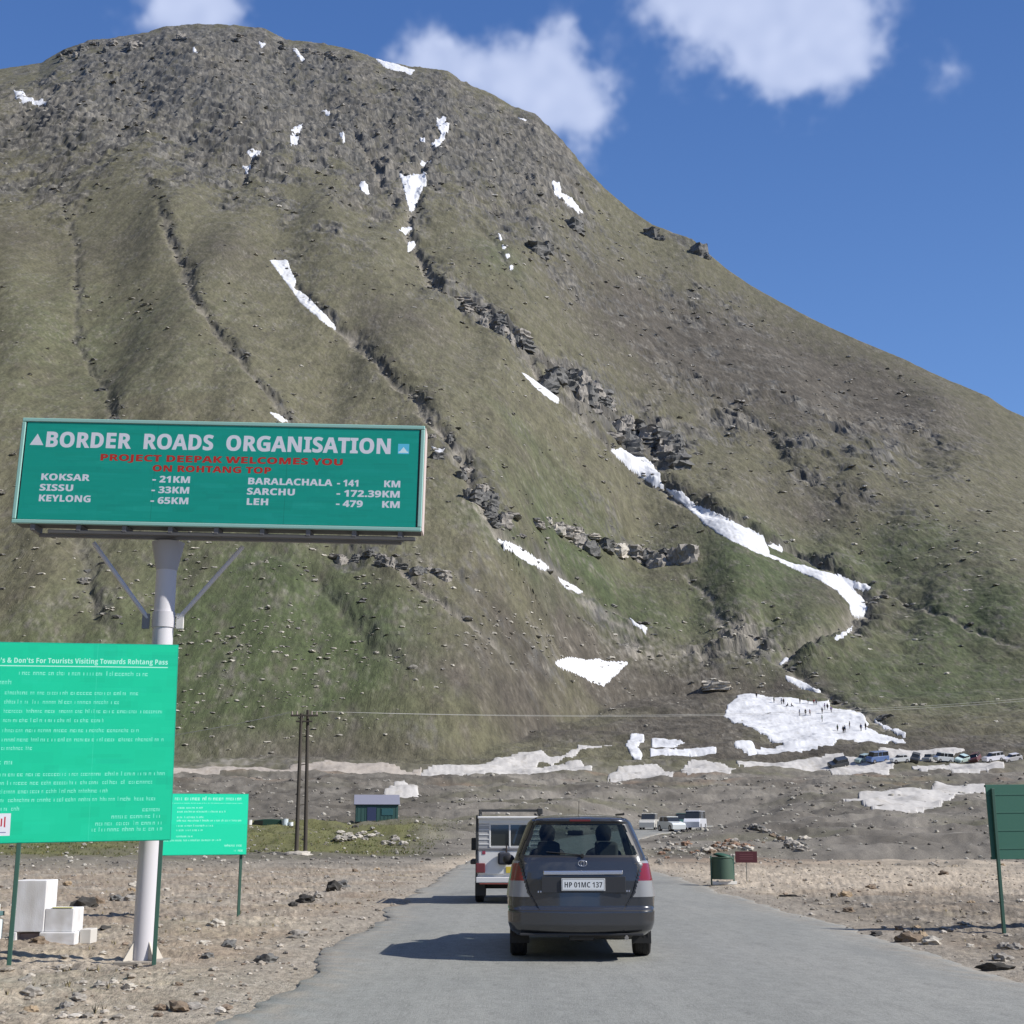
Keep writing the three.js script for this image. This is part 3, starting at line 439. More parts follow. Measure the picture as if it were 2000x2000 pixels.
// ------------------------------------------------------------------ stones
function rockGeo(seed, detail = 1, sq = [1, .6, .85], rough = .32) {
  const g = new THREE.IcosahedronGeometry(1, detail), p = g.attributes.position, v = new THREE.Vector3();
  for (let i = 0; i < p.count; i++) { v.fromBufferAttribute(p, i); const d = 1 + rough * n3(v.x * 1.1 + seed * 7, v.y * 1.1, v.z * 1.1) + rough * .5 * n3(v.x * 2.7, v.y * 2.7 + seed * 3, v.z * 2.7); v.multiplyScalar(d); v.set(v.x * sq[0], v.y * sq[1], v.z * sq[2]); const cut = .55 * sq[1]; if (v.y < -cut) v.y = -cut + (v.y + cut) * .2; p.setXYZ(i, v.x, v.y, v.z); }
  g.computeVertexNormals(); return g;
}
function cragGeo(seed) {         // a bedded, broken block of cliff
  const g = new THREE.BoxGeometry(2, 2, 2, 5, 6, 5).toNonIndexed(), p = g.attributes.position, hash = (a, b) => n2(a * 3.7 + seed * 5, b * 2.3);
  for (let i = 0; i < p.count; i++) { let x = p.getX(i), y = p.getY(i), z = p.getZ(i); const lay = Math.round((y + 1) * 3), k = 1 + .20 * hash(lay, 1) - .10 * (y > .2 ? y : 0), l = Math.max(Math.abs(x), Math.abs(z)), rd = Math.hypot(x, z) || 1; const sq = lerp(1, l / rd, .35); x *= k * sq; z *= k * sq; x += .2 * n3(x * 1.3 + seed, y * 1.3, z * 1.3) + .12 * n3(x * 3, y * 3 + seed, z * 3); z += .2 * n3(x * 1.3, y * 1.3 + seed * 2, z * 1.3) + .12 * n3(x * 3 + 7, y * 3, z * 3 + seed); y = y * .8 + .22 * n3(x * 1.1, seed * 3, z * 1.1) + .1 * hash(lay, 4); p.setXYZ(i, x, y, z); }
  g.computeVertexNormals(); return g;
}
const stoneGeos = [1, 2, 3, 4, 5].map((s) => rockGeo(s, 1)), bigGeos = [11, 12, 13, 14].map((s) => rockGeo(s, 2, [1, .7, .85], .38)), blockGeos = [21, 22, 23, 24, 25].map((s) => rockGeo(s, 1, [1, .8, .9], .45)), cragGeos = [31, 32, 33, 34, 35, 36].map((s) => cragGeo(s));
const stoneTex = grainTexture(256, (x, y, u, v) => .92 + .12 * tileNoise(u, v, 8, 31) + .1 * tileNoise(u, v, 40, 32)); stoneTex.colorSpace = THREE.SRGBColorSpace;
const sm = (r, g, b) => new THREE.MeshStandardMaterial({ color: new THREE.Color().setRGB(r, g, b), roughness: .95, map: stoneTex, flatShading: true });
const stoneMats = { pale: sm(.55, .51, .44), grey: sm(.34, .315, .28), brown: sm(.23, .175, .125), dark: sm(.06, .056, .05), slate: sm(.17, .168, .16), red: sm(.30, .19, .13), ochre: sm(.42, .32, .21) };
function scatter(name, label, category, geos, mat, list) {      // what nobody could count: one object of many small copies
  const o = new THREE.Group(); o.name = numbered(name); o.userData.kind = 'stuff'; tag(o, label, category); scene.add(o);
  const dm = new THREE.Object3D(), col = new THREE.Color();
  geos.forEach((g, k) => {
    const mine = list.filter((_, i) => i % geos.length === k); if (!mine.length) return;
    const im = shadows(new THREE.InstancedMesh(g, mat, mine.length)); im.name = name.replace(/s$/, '') + '_mass'; im.userData.kind = 'stuff';
    mine.forEach((q, i) => { dm.position.set(q.x, q.y, q.z); dm.rotation.set(q.tx ?? 0, q.ry ?? rnd() * 6.3, q.tz ?? 0); dm.scale.set(q.s * (q.sx ?? 1), q.s * (q.sy ?? 1), q.s); dm.updateMatrix(); im.setMatrixAt(i, dm.matrix); im.setColorAt(i, col.setRGB(...q.c)); });
    o.add(im);
  });
}
const white = new THREE.MeshStandardMaterial({ color: 0xffffff, roughness: .95, map: stoneTex, flatShading: true });
{
  const tone = (c, v = .3) => { const k = 1 - v + 2 * v * rnd(); return c.map((x) => x * k); };
  // boulders on the mountain, denser where the photograph shows them
  const list = [], spots = [];
  const dens = [[430, 1250, 200, 130, 1150], [200, 1100, 200, 120, 400], [640, 1300, 160, 80, 360], [1030, 1230, 130, 70, 600], [500, 1120, 160, 80, 300], [1440, 1240, 90, 60, 420], [1250, 1320, 150, 60, 260], [1700, 1000, 180, 90, 320], [1850, 1060, 130, 90, 260], [1550, 850, 220, 110, 700], [1300, 700, 200, 110, 500], [1250, 900, 120, 60, 300], [230, 590, 90, 30, 70], [350, 640, 120, 60, 110], [450, 180, 260, 70, 700], [850, 230, 160, 110, 600], [150, 260, 160, 90, 420], [600, 330, 240, 90, 600], [1000, 380, 120, 90, 450], [900, 560, 160, 60, 350], [1150, 520, 160, 80, 300], [780, 780, 120, 60, 160], [950, 940, 80, 60, 220], [1150, 1050, 140, 40, 250], [700, 1085, 100, 25, 120], [860, 1130, 90, 40, 200], [480, 1430, 200, 60, 260], [1650, 1330, 220, 70, 260], [1500, 620, 200, 60, 260], [200, 130, 150, 30, 160], [1240, 420, 90, 30, 90], [1750, 760, 160, 40, 160], [1050, 750, 60, 40, 140]];
  const gauss = () => (rnd() + rnd() + rnd() - 1.5) / .75;
  for (const [x, y, sx, sy, n] of dens) for (let i = 0; i < n; i++) spots.push([x + gauss() * sx, y + gauss() * sy]);
  for (let i = 0; i < 3600; i++) spots.push([rnd() * 2100 - 50, 100 + rnd() * 1360]);
  for (const g of gullies) for (let i = 0; i < g.p.length - 1; i++) { const [ax, az] = g.p[i], [bx, bz] = g.p[i + 1], L = Math.hypot(bx - ax, bz - az); for (let k = 0; k < L * .35 * g.tone; k++) { const t = rnd(), o = g.w * (rnd() * 2.2 - .5), X = lerp(ax, bx, t) - (bz - az) / L * o * -1, Z_ = lerp(az, bz, t) - (bx - ax) / L * o, s = .35 + 1.5 * rnd() ** 3, k2 = rnd(); list.push({ x: X, y: H(X, Z_) - s * .05, z: Z_, s, sy: .5 + .4 * rnd(), sx: .8 + .7 * rnd(), c: tone(k2 < .4 ? [.30, .285, .25] : k2 < .75 ? [.19, .18, .165] : [.11, .11, .105]) }); } }
  for (const [px, py] of spots) {
    const { a, e } = polar(px, py); if (e > table(ridgeE, a) - .012) continue;
    const h = hit(px, py, coarse); if (h.r < 300) continue;
    if (n2(h.x / 26, h.z / 40) + .5 * n2(h.x / 8, h.z / 12) < rnd() * 1.5 - .8) continue;
    const t = terrain(h.x, h.z), y = t.h, s = h.r * (.0003 + .0022 * rnd() ** 5), k = rnd();
    const c = py > 1000 ? (k < .62 ? [.50, .47, .40] : k < .88 ? [.40, .38, .32] : [.2, .19, .17]) : (k < .45 ? [.50, .47, .41] : k < .8 ? [.30, .28, .24] : [.16, .155, .14]);
    list.push({ x: h.x, y: y - s * .02, z: h.z, s, sy: .35 + .35 * rnd(), sx: .8 + .8 * rnd(), c: tone(c) });
  }
  scatter('boulders', 'pale and dark boulders strewn over the mountainside', 'boulders', blockGeos, white, list);
  // gravel on the verges
  const gravel = [];
  for (let i = 0; i < 8500; i++) {
    const Z_ = -10.5 - 55 * rnd() ** 1.7, half = 1.05 * -Z_ * .42 + 1, X = (rnd() * 2 - 1) * half, d = Math.abs(X - roadX(Z_)) - roadHalf(Z_);
    if (d < -.55 || (d < 0 && rnd() < .8 - d)) continue;
    const s = .012 + .05 * rnd() ** 4 + -Z_ * .0003, k = rnd(), cl = n2(X / 2.2, Z_ / 3) + .4 * n2(X * 1.5, Z_ * 1.5); if (cl < rnd() * 1.2 - .75) continue;
    gravel.push({ x: X, y: Math.max(H(X, Z_), d < .15 ? roadY(Z_) + .005 : -9) + s * .25, z: Z_, s: d < .1 ? s * .6 : s, sy: .8, c: tone(k < .5 ? [.44, .40, .345] : k < .75 ? [.33, .29, .24] : k < .87 ? [.24, .185, .14] : k < .95 ? [.58, .54, .48] : [.13, .12, .11]) });
  }
  for (let i = 0; i < 4200; i++) { const r = 62 + 190 * rnd() ** 1.3, a = (rnd() * 2 - 1) * .42, X = Math.sin(a) * r, Z_ = -Math.cos(a) * r; if (Math.abs(X - roadX(Z_)) < roadHalf(Z_) + .8 && Z_ > -170) continue; const s = r * (.0006 + .0016 * rnd() ** 3), k = rnd(); gravel.push({ x: X, y: H(X, Z_) + s * .2, z: Z_, s, c: tone(k < .5 ? [.42, .40, .35] : k < .85 ? [.25, .23, .2] : [.13, .12, .11]) }); }
  scatter('gravel', 'loose gravel and stones covering the dirt verges', 'gravel', stoneGeos, white, gravel);
  // short turf and dry grass
  const blade = (() => { const gs = []; for (let i = 0; i < 7; i++) { const a = i * 2.4, l = .6 + .4 * ((i * 37) % 10) / 10, g = new THREE.BufferGeometry(); const cx = Math.cos(a), sz = Math.sin(a); g.setAttribute('position', new THREE.Float32BufferAttribute([-sz * .08, 0, cx * .08, sz * .08, 0, -cx * .08, cx * .5 * l, l, sz * .5 * l], 3)); g.setAttribute('normal', new THREE.Float32BufferAttribute([0, 1, 0, 0, 1, 0, 0, 1, 0], 3)); g.setAttribute('uv', new THREE.Float32BufferAttribute([0, 0, 1, 0, .5, 1], 2)); gs.push(g); } return mergeGeometries(gs); })();
  const turf = [];
  for (let i = 0; i < 16000; i++) { const r = 76 + 54 * rnd(), a = -.42 + .40 * rnd(), X = Math.sin(a) * r, Z_ = -Math.cos(a) * r; if (X > -5 || n2(X / 9, Z_ / 6) < rnd() * 1.4 - .9) continue; turf.push({ x: X, y: H(X, Z_) - .01, z: Z_, s: .08 + .12 * rnd(), c: tone(rnd() < .75 ? [.11, .14, .045] : [.22, .19, .08], .25) }); }
  for (let i = 0; i < 2600; i++) { const Z_ = -12 - 48 * rnd(), X = rnd() < .6 ? -3.2 - 9 * rnd() * -Z_ / 22 : 6 + 9 * rnd() * -Z_ / 22; if (n2(X / 1.6 + 31, Z_ / 1.6) < .15 + .4 * rnd()) continue; turf.push({ x: X, y: H(X, Z_) - .005, z: Z_, s: .04 + .07 * rnd(), c: tone([.32, .27, .15], .3) }); }
  scatter('grass', 'short green turf and dry grass tufts beside the road', 'grass', [blade], new THREE.MeshStandardMaterial({ color: 0xffffff, roughness: .95, side: THREE.DoubleSide }), turf);
}
// single stones that can be told apart
const groundAt = (px, py) => { const d = rayOf(px, py), t = -EYE / d.y; return [d.x * t, d.z * t]; };
function stone(px, py, size, mat, label, group, sq = [1, 1, 1], cat = 'stone', geo) {
  let X, Z_; if (py > 1664) [X, Z_] = groundAt(px, py); else { const h = hit(px, py, H); X = h.x; Z_ = h.z; }
  const o = single(cat === 'stone' ? 'stone' : cat, geo ?? bigGeos[Math.floor(rnd() * bigGeos.length)], stoneMats[mat], label, 'stone', group);
  o.position.set(X, H(X, Z_) + size * .22 * sq[1], Z_); o.rotation.y = rnd() * 6.3; o.scale.set(size * sq[0], size * sq[1], size * sq[2]); return o;
}
stone(598, 1764, .20, 'dark', 'dark wet stone beside the road near the signboards', null, [1.1, .8, 1]);
stone(572, 1770, .10, 'dark', 'small dark stone next to a larger dark wet one', null);
stone(622, 1758, .13, 'grey', 'grey stone between two dark ones on the signboard verge', null);
stone(652, 1742, .26, 'dark', 'jagged dark stone standing on the signboard verge', null, [1, 1.2, .8]);
stone(668, 1735, .2, 'slate', 'slate coloured stone behind the jagged dark one', null);
stone(165, 1772, .26, 'dark', 'black lump behind the white concrete steps', null, [1, .95, 1]);
stone(190, 1768, .17, 'brown', 'brown lump leaning on the black lump', null, [1, 1.1, 1]);
stone(255, 1752, .12, 'dark', 'small dark stone beside the billboard pole', null);
stone(205, 1815, .09, 'dark', 'flat dark stone beside the white concrete steps', null, [2.6, .6, 1]);
stone(350, 1974, .11, 'brown', 'brown stone at the crumbling tarmac edge below the billboard', null, [1.4, .8, 1]);
stone(375, 1972, .08, 'grey', 'pale grey stone touching the brown stone at the tarmac edge', null, [1.4, .8, 1]);
stone(688, 1896, .07, 'dark', 'flat lump of black tar at the road edge near the billboard pole', null, [3.6, .5, .9]);
stone(672, 1878, .045, 'dark', 'small crumb of tar next to the flat black lump', null, [2, .7, 1]);
stone(1775, 1838, .15, 'brown', 'brown clod of earth on the road edge opposite the signboards', null, [1.3, .9, 1]);
stone(1800, 1832, .11, 'ochre', 'ochre stone beside the brown clod', null);
stone(1712, 1824, .10, 'dark', 'dark flat clod beside the road opposite the signboards', null, [2.4, .6, 1]);
stone(1945, 1892, .11, 'dark', 'dark clod on the verge below the dark green board', null, [1.8, .8, 1]);
stone(1540, 1752, .09, 'dark', 'dark flat clod at the edge of the pale yard', null, [3, .6, 1]);
stone(1628, 1752, .08, 'dark', 'small dark clod in the pale yard', null);
for (let i = 0; i < 44; i++) { const py = 1700 + 290 * rnd() ** 1.4, px = rnd() * (430 + (2000 - py) * 1.3) ; if (px > 120 && px < 330 && py > 1820 && py < 1900) continue; const [X, Z_] = groundAt(px, py); if (Math.abs(X - roadX(Z_)) < roadHalf(Z_) + .35) continue; stone(px, py, (.035 + .06 * rnd() ** 2) * (1 + (2000 - py) / 260), ['grey', 'grey', 'ochre', 'brown', 'pale', 'slate'][i % 6], 'loose stone lying on the dirt verge on the signboard side of the road', 'stones on the signboard verge', [1, .8, 1]); }
for (let i = 0; i < 40; i++) { const py = 1690 + 230 * rnd() ** 1.3, px = 1340 + rnd() * 660; const [X, Z_] = groundAt(px, py); if (Math.abs(X - roadX(Z_)) < roadHalf(Z_) + .35) continue; stone(px, py, (.035 + .06 * rnd() ** 2) * (1 + (2000 - py) / 260), ['grey', 'brown', 'ochre', 'brown', 'pale', 'grey'][i % 6], 'loose stone lying on the dirt verge opposite the signboards', 'stones on the opposite verge', [1, .8, 1]); }
for (let i = 0; i < 60; i++) { const t = rnd(), px = 1300 + 180 * t + 30 * (rnd() - .5), py = 1648 + 36 * rnd() * (1 - .3 * t); stone(px, Math.min(1690, py), .14 + .28 * rnd() ** 2, ['pale', 'red', 'grey', 'brown', 'red', 'pale'][i % 6], 'broken stone in the rubble heap behind the green bin', 'rubble heap stones', [1, .8, 1]); }
for (let i = 0; i < 22; i++) { const t = i / 21; stone(1470 + 100 * t + 8 * rnd(), 1612 + 50 * t + 6 * rnd(), .25 + .3 * rnd(), ['grey', 'pale', 'slate', 'brown'][i % 4], 'boulder in the row along the edge of the grey flat', 'boulders along the grey flat', [1, .8, 1]); }
for (let i = 0; i < 26; i++) stone(660 + rnd() * 140, 1622 + rnd() * 28, .2 + .25 * rnd() ** 2, ['pale', 'grey'][i % 2], 'pale stone lying in the green turf before the hut', 'stones in the turf', [1, .7, 1]);
// craggy outcrops
function outcrop(label, list, tones) {
  const o = thing('rock_outcrop', label, 'rock outcrop'); let first = null;
  for (const [px, py, w, hh] of list) { const h = hit(px, py + hh * .5), k = h.r / F, y = H(h.x, h.z); if (!first) { first = new THREE.Vector3(h.x, y, h.z); o.position.copy(first); } const m = part('rock', cragGeos[Math.floor(rnd() * 6)], stoneMats[tones[Math.floor(rnd() * tones.length)]], o); m.position.set(h.x - first.x, y + hh * k * .1 - first.y, h.z - first.z - w * k * .15); m.rotation.set(.2 * (rnd() - .5), rnd() * 6.3, .2 * (rnd() - .5)); m.scale.set(w * k * .62, hh * k * .72, w * k * .62); }
}
const along = (p, n, sx, sy, w, hh) => { const out = []; for (let i = 0; i < n; i++) { const t = rnd() * (p.length - 1), k = Math.min(p.length - 2, Math.floor(t)), u = t - k; out.push([lerp(p[k][0], p[k + 1][0], u) + sx * (rnd() - .5), lerp(p[k][1], p[k + 1][1], u) + sy * (rnd() - .5), w * (.5 + rnd()), hh * (.5 + rnd())]); } return out; };
outcrop('pale blocky rock outcrop jutting from the green slope beside the snow tongue', [[1345, 1072, 34, 44], [1322, 1070, 26, 40], [1285, 1085, 30, 34], [1262, 1080, 34, 30], [1235, 1075, 34, 24], [1205, 1068, 30, 22], [1180, 1060, 28, 22], [1150, 1062, 30, 26], [1128, 1050, 24, 24], ...along([[1040, 1010], [1100, 1030], [1160, 1050], [1240, 1078], [1330, 1075]], 26, 20, 20, 20, 16)], ['grey', 'pale', 'slate', 'grey']);
outcrop('dark cliff above the narrow snow streak', along([[1075, 730], [1110, 750], [1160, 765], [1190, 785]], 26, 30, 34, 24, 26), ['slate', 'slate', 'grey']);
outcrop('dark stepped cliff above the upper end of the snow tongue', along([[1195, 830], [1235, 850], [1290, 860], [1330, 880]], 34, 30, 40, 26, 24), ['slate', 'slate', 'grey']);
outcrop('low dark rock band below the right end of the big billboard', along([[650, 1080], [700, 1088], [760, 1095], [900, 1130]], 20, 16, 12, 18, 14), ['slate', 'grey', 'slate']);
outcrop('broken grey rocks in the middle of the side gully', along([[850, 850], [900, 910], [950, 985], [985, 1010]], 24, 40, 30, 18, 18), ['slate', 'grey', 'slate']);
outcrop('grey rocks in the main gully below the summit', along([[900, 580], [960, 620], [1020, 665]], 22, 26, 22, 18, 18), ['slate', 'grey', 'slate']);
outcrop('dark crag standing up from the sloping skyline', [[1272, 450, 26, 24], [1290, 462, 16, 12]], ['slate']);
outcrop('rounded crag on the skyline below the first crag', [[1365, 482, 26, 28], [1378, 496, 16, 14]], ['slate']);
outcrop('dark rock knob on the slope below the skyline crags', [[1045, 475, 40, 30], [1065, 478, 26, 22], [1120, 435, 30, 26]], ['slate']);
outcrop('jagged rocks along the summit ridge', along([[110, 112], [180, 92], [240, 90], [330, 75], [430, 70], [520, 80], [600, 100], [690, 115]], 40, 16, 16, 10, 9), ['slate', 'slate', 'grey']);
outcrop('pale slab of rock beside the big snowfield', [[1402, 1337, 44, 16]], ['pale']);
console.log('stones done');

// ------------------------------------------------------------------ billboards
const tex = (w, h, draw) => { const c = document.createElement('canvas'); c.width = w; c.height = h; draw(c.getContext('2d'), w, h); const t = new THREE.CanvasTexture(c); t.colorSpace = THREE.SRGBColorSpace; t.anisotropy = 8; return t; };
const steelGreen = M(.035, .10, .075, .55), steelGrey = M(.62, .61, .64, .5), galv = M(.45, .46, .46, .45, { metalness: .3 }), darkFrame = M(.07, .075, .075, .7);
{ // the big direction board on its pole
  const o = thing('billboard', 'wide green direction billboard with white lettering on a grey pole', 'billboard', [-4.50, 0, -17.05]);
  const pole = part('pole', (() => { const g = bar([0, -.3, 0], [0, 5.15, 0], .135, .13, 28); return g; })(), steelGrey, o);
  part('collar', bar([0, 4.85, 0], [0, 5.22, 0], .135, .21, 24), M(.42, .42, .45, .55), pole);
  for (let i = 0; i < 4; i++) { const a = Math.PI / 4 + i * Math.PI / 2, s = new THREE.Shape([[.11, 0], [.27, 0], [.27, .03], [.14, .24], [.11, .24]].map((p) => new THREE.Vector2(...p))); const g = new THREE.ExtrudeGeometry(s, { depth: .02, bevelEnabled: false }); g.translate(0, 0, -.01); g.rotateY(a); part('base_fin', g, M(.58, .54, .47, .8), o); }
  part('base_plate', box(.56, .05, .56, 0, 0, 0, .01), M(.3, .27, .23, .9), o);
  const B = new THREE.Group(); B.position.set(.72, 6.045, .40); B.rotation.z = -.0215; o.add(B); B.name = 'board'; B.userData = {};
  const W = 5.22, Hh = 1.40;
  const face = tex(2048, 552, (x, w, h) => {
    x.fillStyle = '#009c8b'; x.fillRect(0, 0, w, h);
    for (let i = 0; i < 400; i++) { x.fillStyle = `rgba(${rnd() < .5 ? '255,255,255' : '0,40,30'},${.012 + .02 * rnd()})`; x.fillRect(rnd() * w, rnd() * h, 30 + rnd() * 200, 3 + rnd() * 30); }
    x.fillStyle = 'rgba(0,60,50,.20)'; for (const p of [.333, .667]) x.fillRect(w * p, 0, 3, h);
    const T = (s, px, py, hh, ww, col, wt = 'bold') => { x.font = `${wt} ${hh}px sans-serif`; x.fillStyle = col; x.save(); x.translate(px, py); const m = x.measureText(s).width; x.scale(ww / m, 1); x.fillText(s, 0, 0); x.lineWidth = hh * .035; x.strokeStyle = col; x.strokeText(s, 0, 0); x.restore(); };
    const wh = '#dcdfea';
    T('BORDER  ROADS  ORGANISATION', 98, 140, 118, 1812, wh);
    x.fillStyle = wh; x.beginPath(); x.moveTo(22, 132); x.lineTo(58, 66); x.lineTo(94, 132); x.fill();
    x.fillStyle = '#5fc6ea'; x.fillRect(1940, 82, 58, 58); x.fillStyle = '#d8f2fa'; x.beginPath(); x.moveTo(1946, 132); x.lineTo(1969, 100); x.lineTo(1992, 132); x.fill(); x.fillRect(1944, 126, 50, 8);
    T('PROJECT DEEPAK WELCOMES YOU', 392, 212, 50, 1270, '#bb2a20'); T('ON ROHTANG TOP', 670, 268, 48, 620, '#bb2a20');
    const R = [['KOKSAR', 96, 330, 255], ['- 21KM', 676, 330, 200], ['SISSU', 96, 390, 180], ['- 33KM', 676, 390, 200], ['KEYLONG', 96, 450, 275], ['- 65KM', 676, 450, 200], ['BARALACHALA', 1168, 330, 440], ['- 141', 1632, 330, 118], ['KM', 1872, 330, 92], ['SARCHU', 1168, 388, 254], ['- 172.39KM', 1632, 388, 332], ['LEH', 1168, 446, 120], ['- 479', 1632, 446, 140], ['KM', 1866, 446, 100]];
    for (const [s, a, b, c] of R) T(s, a, b, 50, c, wh);
  });
  const faceMat = new THREE.MeshStandardMaterial({ map: face, roughness: .45 });
  const back = part('frame_box', box(W, Hh, .30, 0, 0, -.165, .01), darkFrame, B);
  const g = new THREE.PlaneGeometry(W - .1, Hh - .1); g.translate(0, 0, .004); part('face_panel', g, faceMat, B);
  const rim = M(.30, .55, .50, .5);
  part('rim', box(W + .04, .05, .05, 0, Hh / 2 - .02, -.01, .01), rim, B); part('rim', box(W + .04, .05, .05, 0, -Hh / 2 + .02, -.01, .01), rim, B);
  part('rim', box(.05, Hh - .1, .05, -W / 2 + .005, 0, -.01, .01), rim, B); part('rim', box(.05, Hh - .1, .05, W / 2 - .005, 0, -.01, .01), rim, B);
  part('side_plate', box(.03, Hh - .02, .30, W / 2 + .018, 0, -.19, .005), M(.62, .52, .49, .7), B);
  for (let i = 0; i < 9; i++) part('bottom_beam', box(.06, .09, .3, -W / 2 + .25 + i * .59, -Hh / 2 - .045, -.16, .008), M(.16, .16, .17, .7), B);
  part('bottom_rail', box(W - .5, .05, .05, 0, -Hh / 2 - .10, -.28, .008), M(.2, .2, .21, .7), B);
  part('bottom_rail', box(W - .5, .05, .05, .2, -Hh / 2 - .10, -.04, .008), M(.1, .1, .1, .7), B);
  part('brace', bar([-.20, 4.22, .02], [-.95, 5.2, .1], .03, .03, 8), steelGrey, o); part('brace', bar([.20, 4.22, .02], [1.0, 5.15, .1], .03, .03, 8), steelGrey, o);
  part('brace_foot', box(.10, .2, .03, -.22, 4.18, .03, .01), M(.25, .25, .27, .7), o); part('brace_foot', box(.10, .2, .03, .22, 4.18, .03, .01), M(.72, .70, .66, .6), o);
  part('pole_band', bar([0, 4.1, 0], [0, 4.3, 0], .145, .145, 24), M(.55, .54, .57, .6), pole);
}
// rows of printed words too small to read
function printed(x, y, hh, x0, x1, col) { x.fillStyle = col; let p = x0; while (p < x1) { const n = 2 + Math.floor(rnd() * 8); for (let i = 0; i < n && p < x1; i++) { const w = hh * (.3 + .35 * rnd()), up = rnd() < .22 ? 1 : .68, k = rnd(); x.globalAlpha = .75 + .25 * rnd(); if (k < .4) { x.fillRect(p, y - hh * up, w * .32, hh * up); x.fillRect(p, y - hh * .68, w, hh * .2); x.fillRect(p + w * .7, y - hh * .68, w * .3, hh * .68); } else if (k < .75) { x.fillRect(p, y - hh * .68, w, hh * .22); x.fillRect(p, y - hh * .22, w, hh * .22); x.fillRect(p, y - hh * .68, w * .32, hh * .68); } else x.fillRect(p, y - hh * up, w * .4, hh * up); p += w + hh * .16; } p += hh * .5; } x.globalAlpha = 1; }
function noticeBoard(label, pos, turn, W, y0, y1, draw, px, posts, roll, base) {
  const o = thing('notice_board', label, 'notice board', pos, turn), Hh = y1 - y0, B = new THREE.Group(); B.name = 'board'; B.position.set(0, (y0 + y1) / 2, 0); B.rotation.z = roll; o.add(B);
  part('sheet', box(W, Hh, .025, 0, 0, -.014, .003), base, B);
  if (draw) { const g = new THREE.PlaneGeometry(W - .02, Hh - .02); g.translate(0, 0, .002); part('printed_face', g, new THREE.MeshStandardMaterial({ map: tex(px, Math.round(px * Hh / W), draw), roughness: .38 }), B); }
  for (const y of [-Hh / 2 + .02, Hh / 2 - .02]) part('rail', box(W, .04, .03, 0, y, -.045, .004), steelGreen, B);
  for (const [x, h, sink] of posts) part('post', box(.05, h + .3, .05, x, h / 2 - .15 + sink, -.085, .006), steelGreen, o);
  return o;
}
const sheetGreen = M(.01, .42, .29, .5);
noticeBoard('tall bright green notice board with rows of fine white print', [-5.20, 0, -16.215], .26, 2.22, 1.42, 3.78, (x, w, h) => {
  x.fillStyle = '#17d3a2'; x.fillRect(0, 0, w, h);
  for (let i = 0; i < 160; i++) { x.fillStyle = `rgba(${rnd() < .5 ? '80,255,220' : '0,120,90'},${.02 + .035 * rnd()})`; x.fillRect(rnd() * w, rnd() * h, 60 + rnd() * 300, 20 + rnd() * 120); }
  x.fillStyle = 'rgba(140,255,220,.35)'; x.fillRect(w * .57, 0, 3, h);
  const ink = '#8df3d6', k = w / 2.42, X = (m) => m * k, Y = (m) => m * h / 2.36;
  x.font = `bold ${Y(.085)}px sans-serif`; x.fillStyle = '#bdfbe8'; const s = "DO's & Don'ts For Tourists Visiting Towards Rohtang Pass"; x.save(); x.translate(X(.04), Y(.24)); x.scale(X(2.26) / x.measureText(s).width, 1); x.fillText(s, 0, 0); x.restore(); x.fillRect(X(.04), Y(.27), X(2.26), Y(.012));
  printed(x, Y(.385), Y(.055), X(.40), X(2.05), ink); printed(x, Y(.50), Y(.06), X(.06), X(.32), ink);
  const rows = [[.62, 1.9], [.73, 1.68], [.84, 2.27], [.95, 1.5], [1.07, 1.95], [1.18, 2.28], [1.28, .62]]; for (const [yy, e] of rows) printed(x, Y(yy), Y(.05), X(.24), X(e), ink);
  printed(x, Y(1.45), Y(.06), X(.06), X(.4), ink);
  for (const [yy, e] of [[1.59, 2.3], [1.69, 2.15], [1.79, 1.6], [1.89, 2.22], [1.99, .5]]) printed(x, Y(yy), Y(.05), X(.24), X(e), ink);
  for (const [yy, b] of [[2.02, 2.05], [2.10, 1.66], [2.18, 1.46], [2.25, 1.42]]) printed(x, Y(yy), Y(.052), X(b), X(2.3), ink);
  x.fillStyle = '#e8eef6'; x.fillRect(X(.12), Y(2.02), X(.29), Y(.26)); x.fillStyle = '#c23a4c'; x.beginPath(); x.ellipse(X(.24), Y(2.18), X(.05), Y(.025), -.4, 0, 7); x.fill(); x.fillRect(X(.29), Y(2.08), X(.018), Y(.09)); x.fillRect(X(.33), Y(2.06), X(.018), Y(.12)); x.fillStyle = '#8a8fb0'; x.fillRect(X(.16), Y(2.235), X(.2), Y(.012));
}, 1536, [[-.60, 1.5, 0], [1.02, 1.5, 0]], .018, sheetGreen).children[0].rotation.x = .05;
noticeBoard('small bright green notice board standing behind the tall one', [-5.62, 0, -24.6], .36, 1.72, 1.12, 2.20, (x, w, h) => {
  x.fillStyle = '#1fe0b0'; x.fillRect(0, 0, w, h); const k = w / 1.72, ink = '#b4f9e4'; x.fillStyle = 'rgba(0,120,90,.07)'; x.fillRect(0, h * .5, w, h * .5);
  for (const [y, a, b, s] of [[.11, .1, 1.62, .07], [.17, .1, 1.62, .02], [.26, .45, .92, .04], [.33, .45, 1.3, .04], [.43, .45, .92, .04], [.49, .45, 1.62, .04], [.58, .45, 1.1, .04], [.66, .45, .9, .04], [.77, .45, .72, .04], [.84, .2, 1.25, .04], [.94, 1.32, 1.64, .045], [1.03, 1.5, 1.64, .045]]) printed(x, y * k, s * k, a * k, b * k, ink);
  x.fillStyle = '#e6f6f4'; x.fillRect(.1 * k, .86 * k, .1 * k, .18 * k);
}, 900, [[-.72, 1.3, 0], [.78, 1.3, -.02]], .005, sheetGreen);
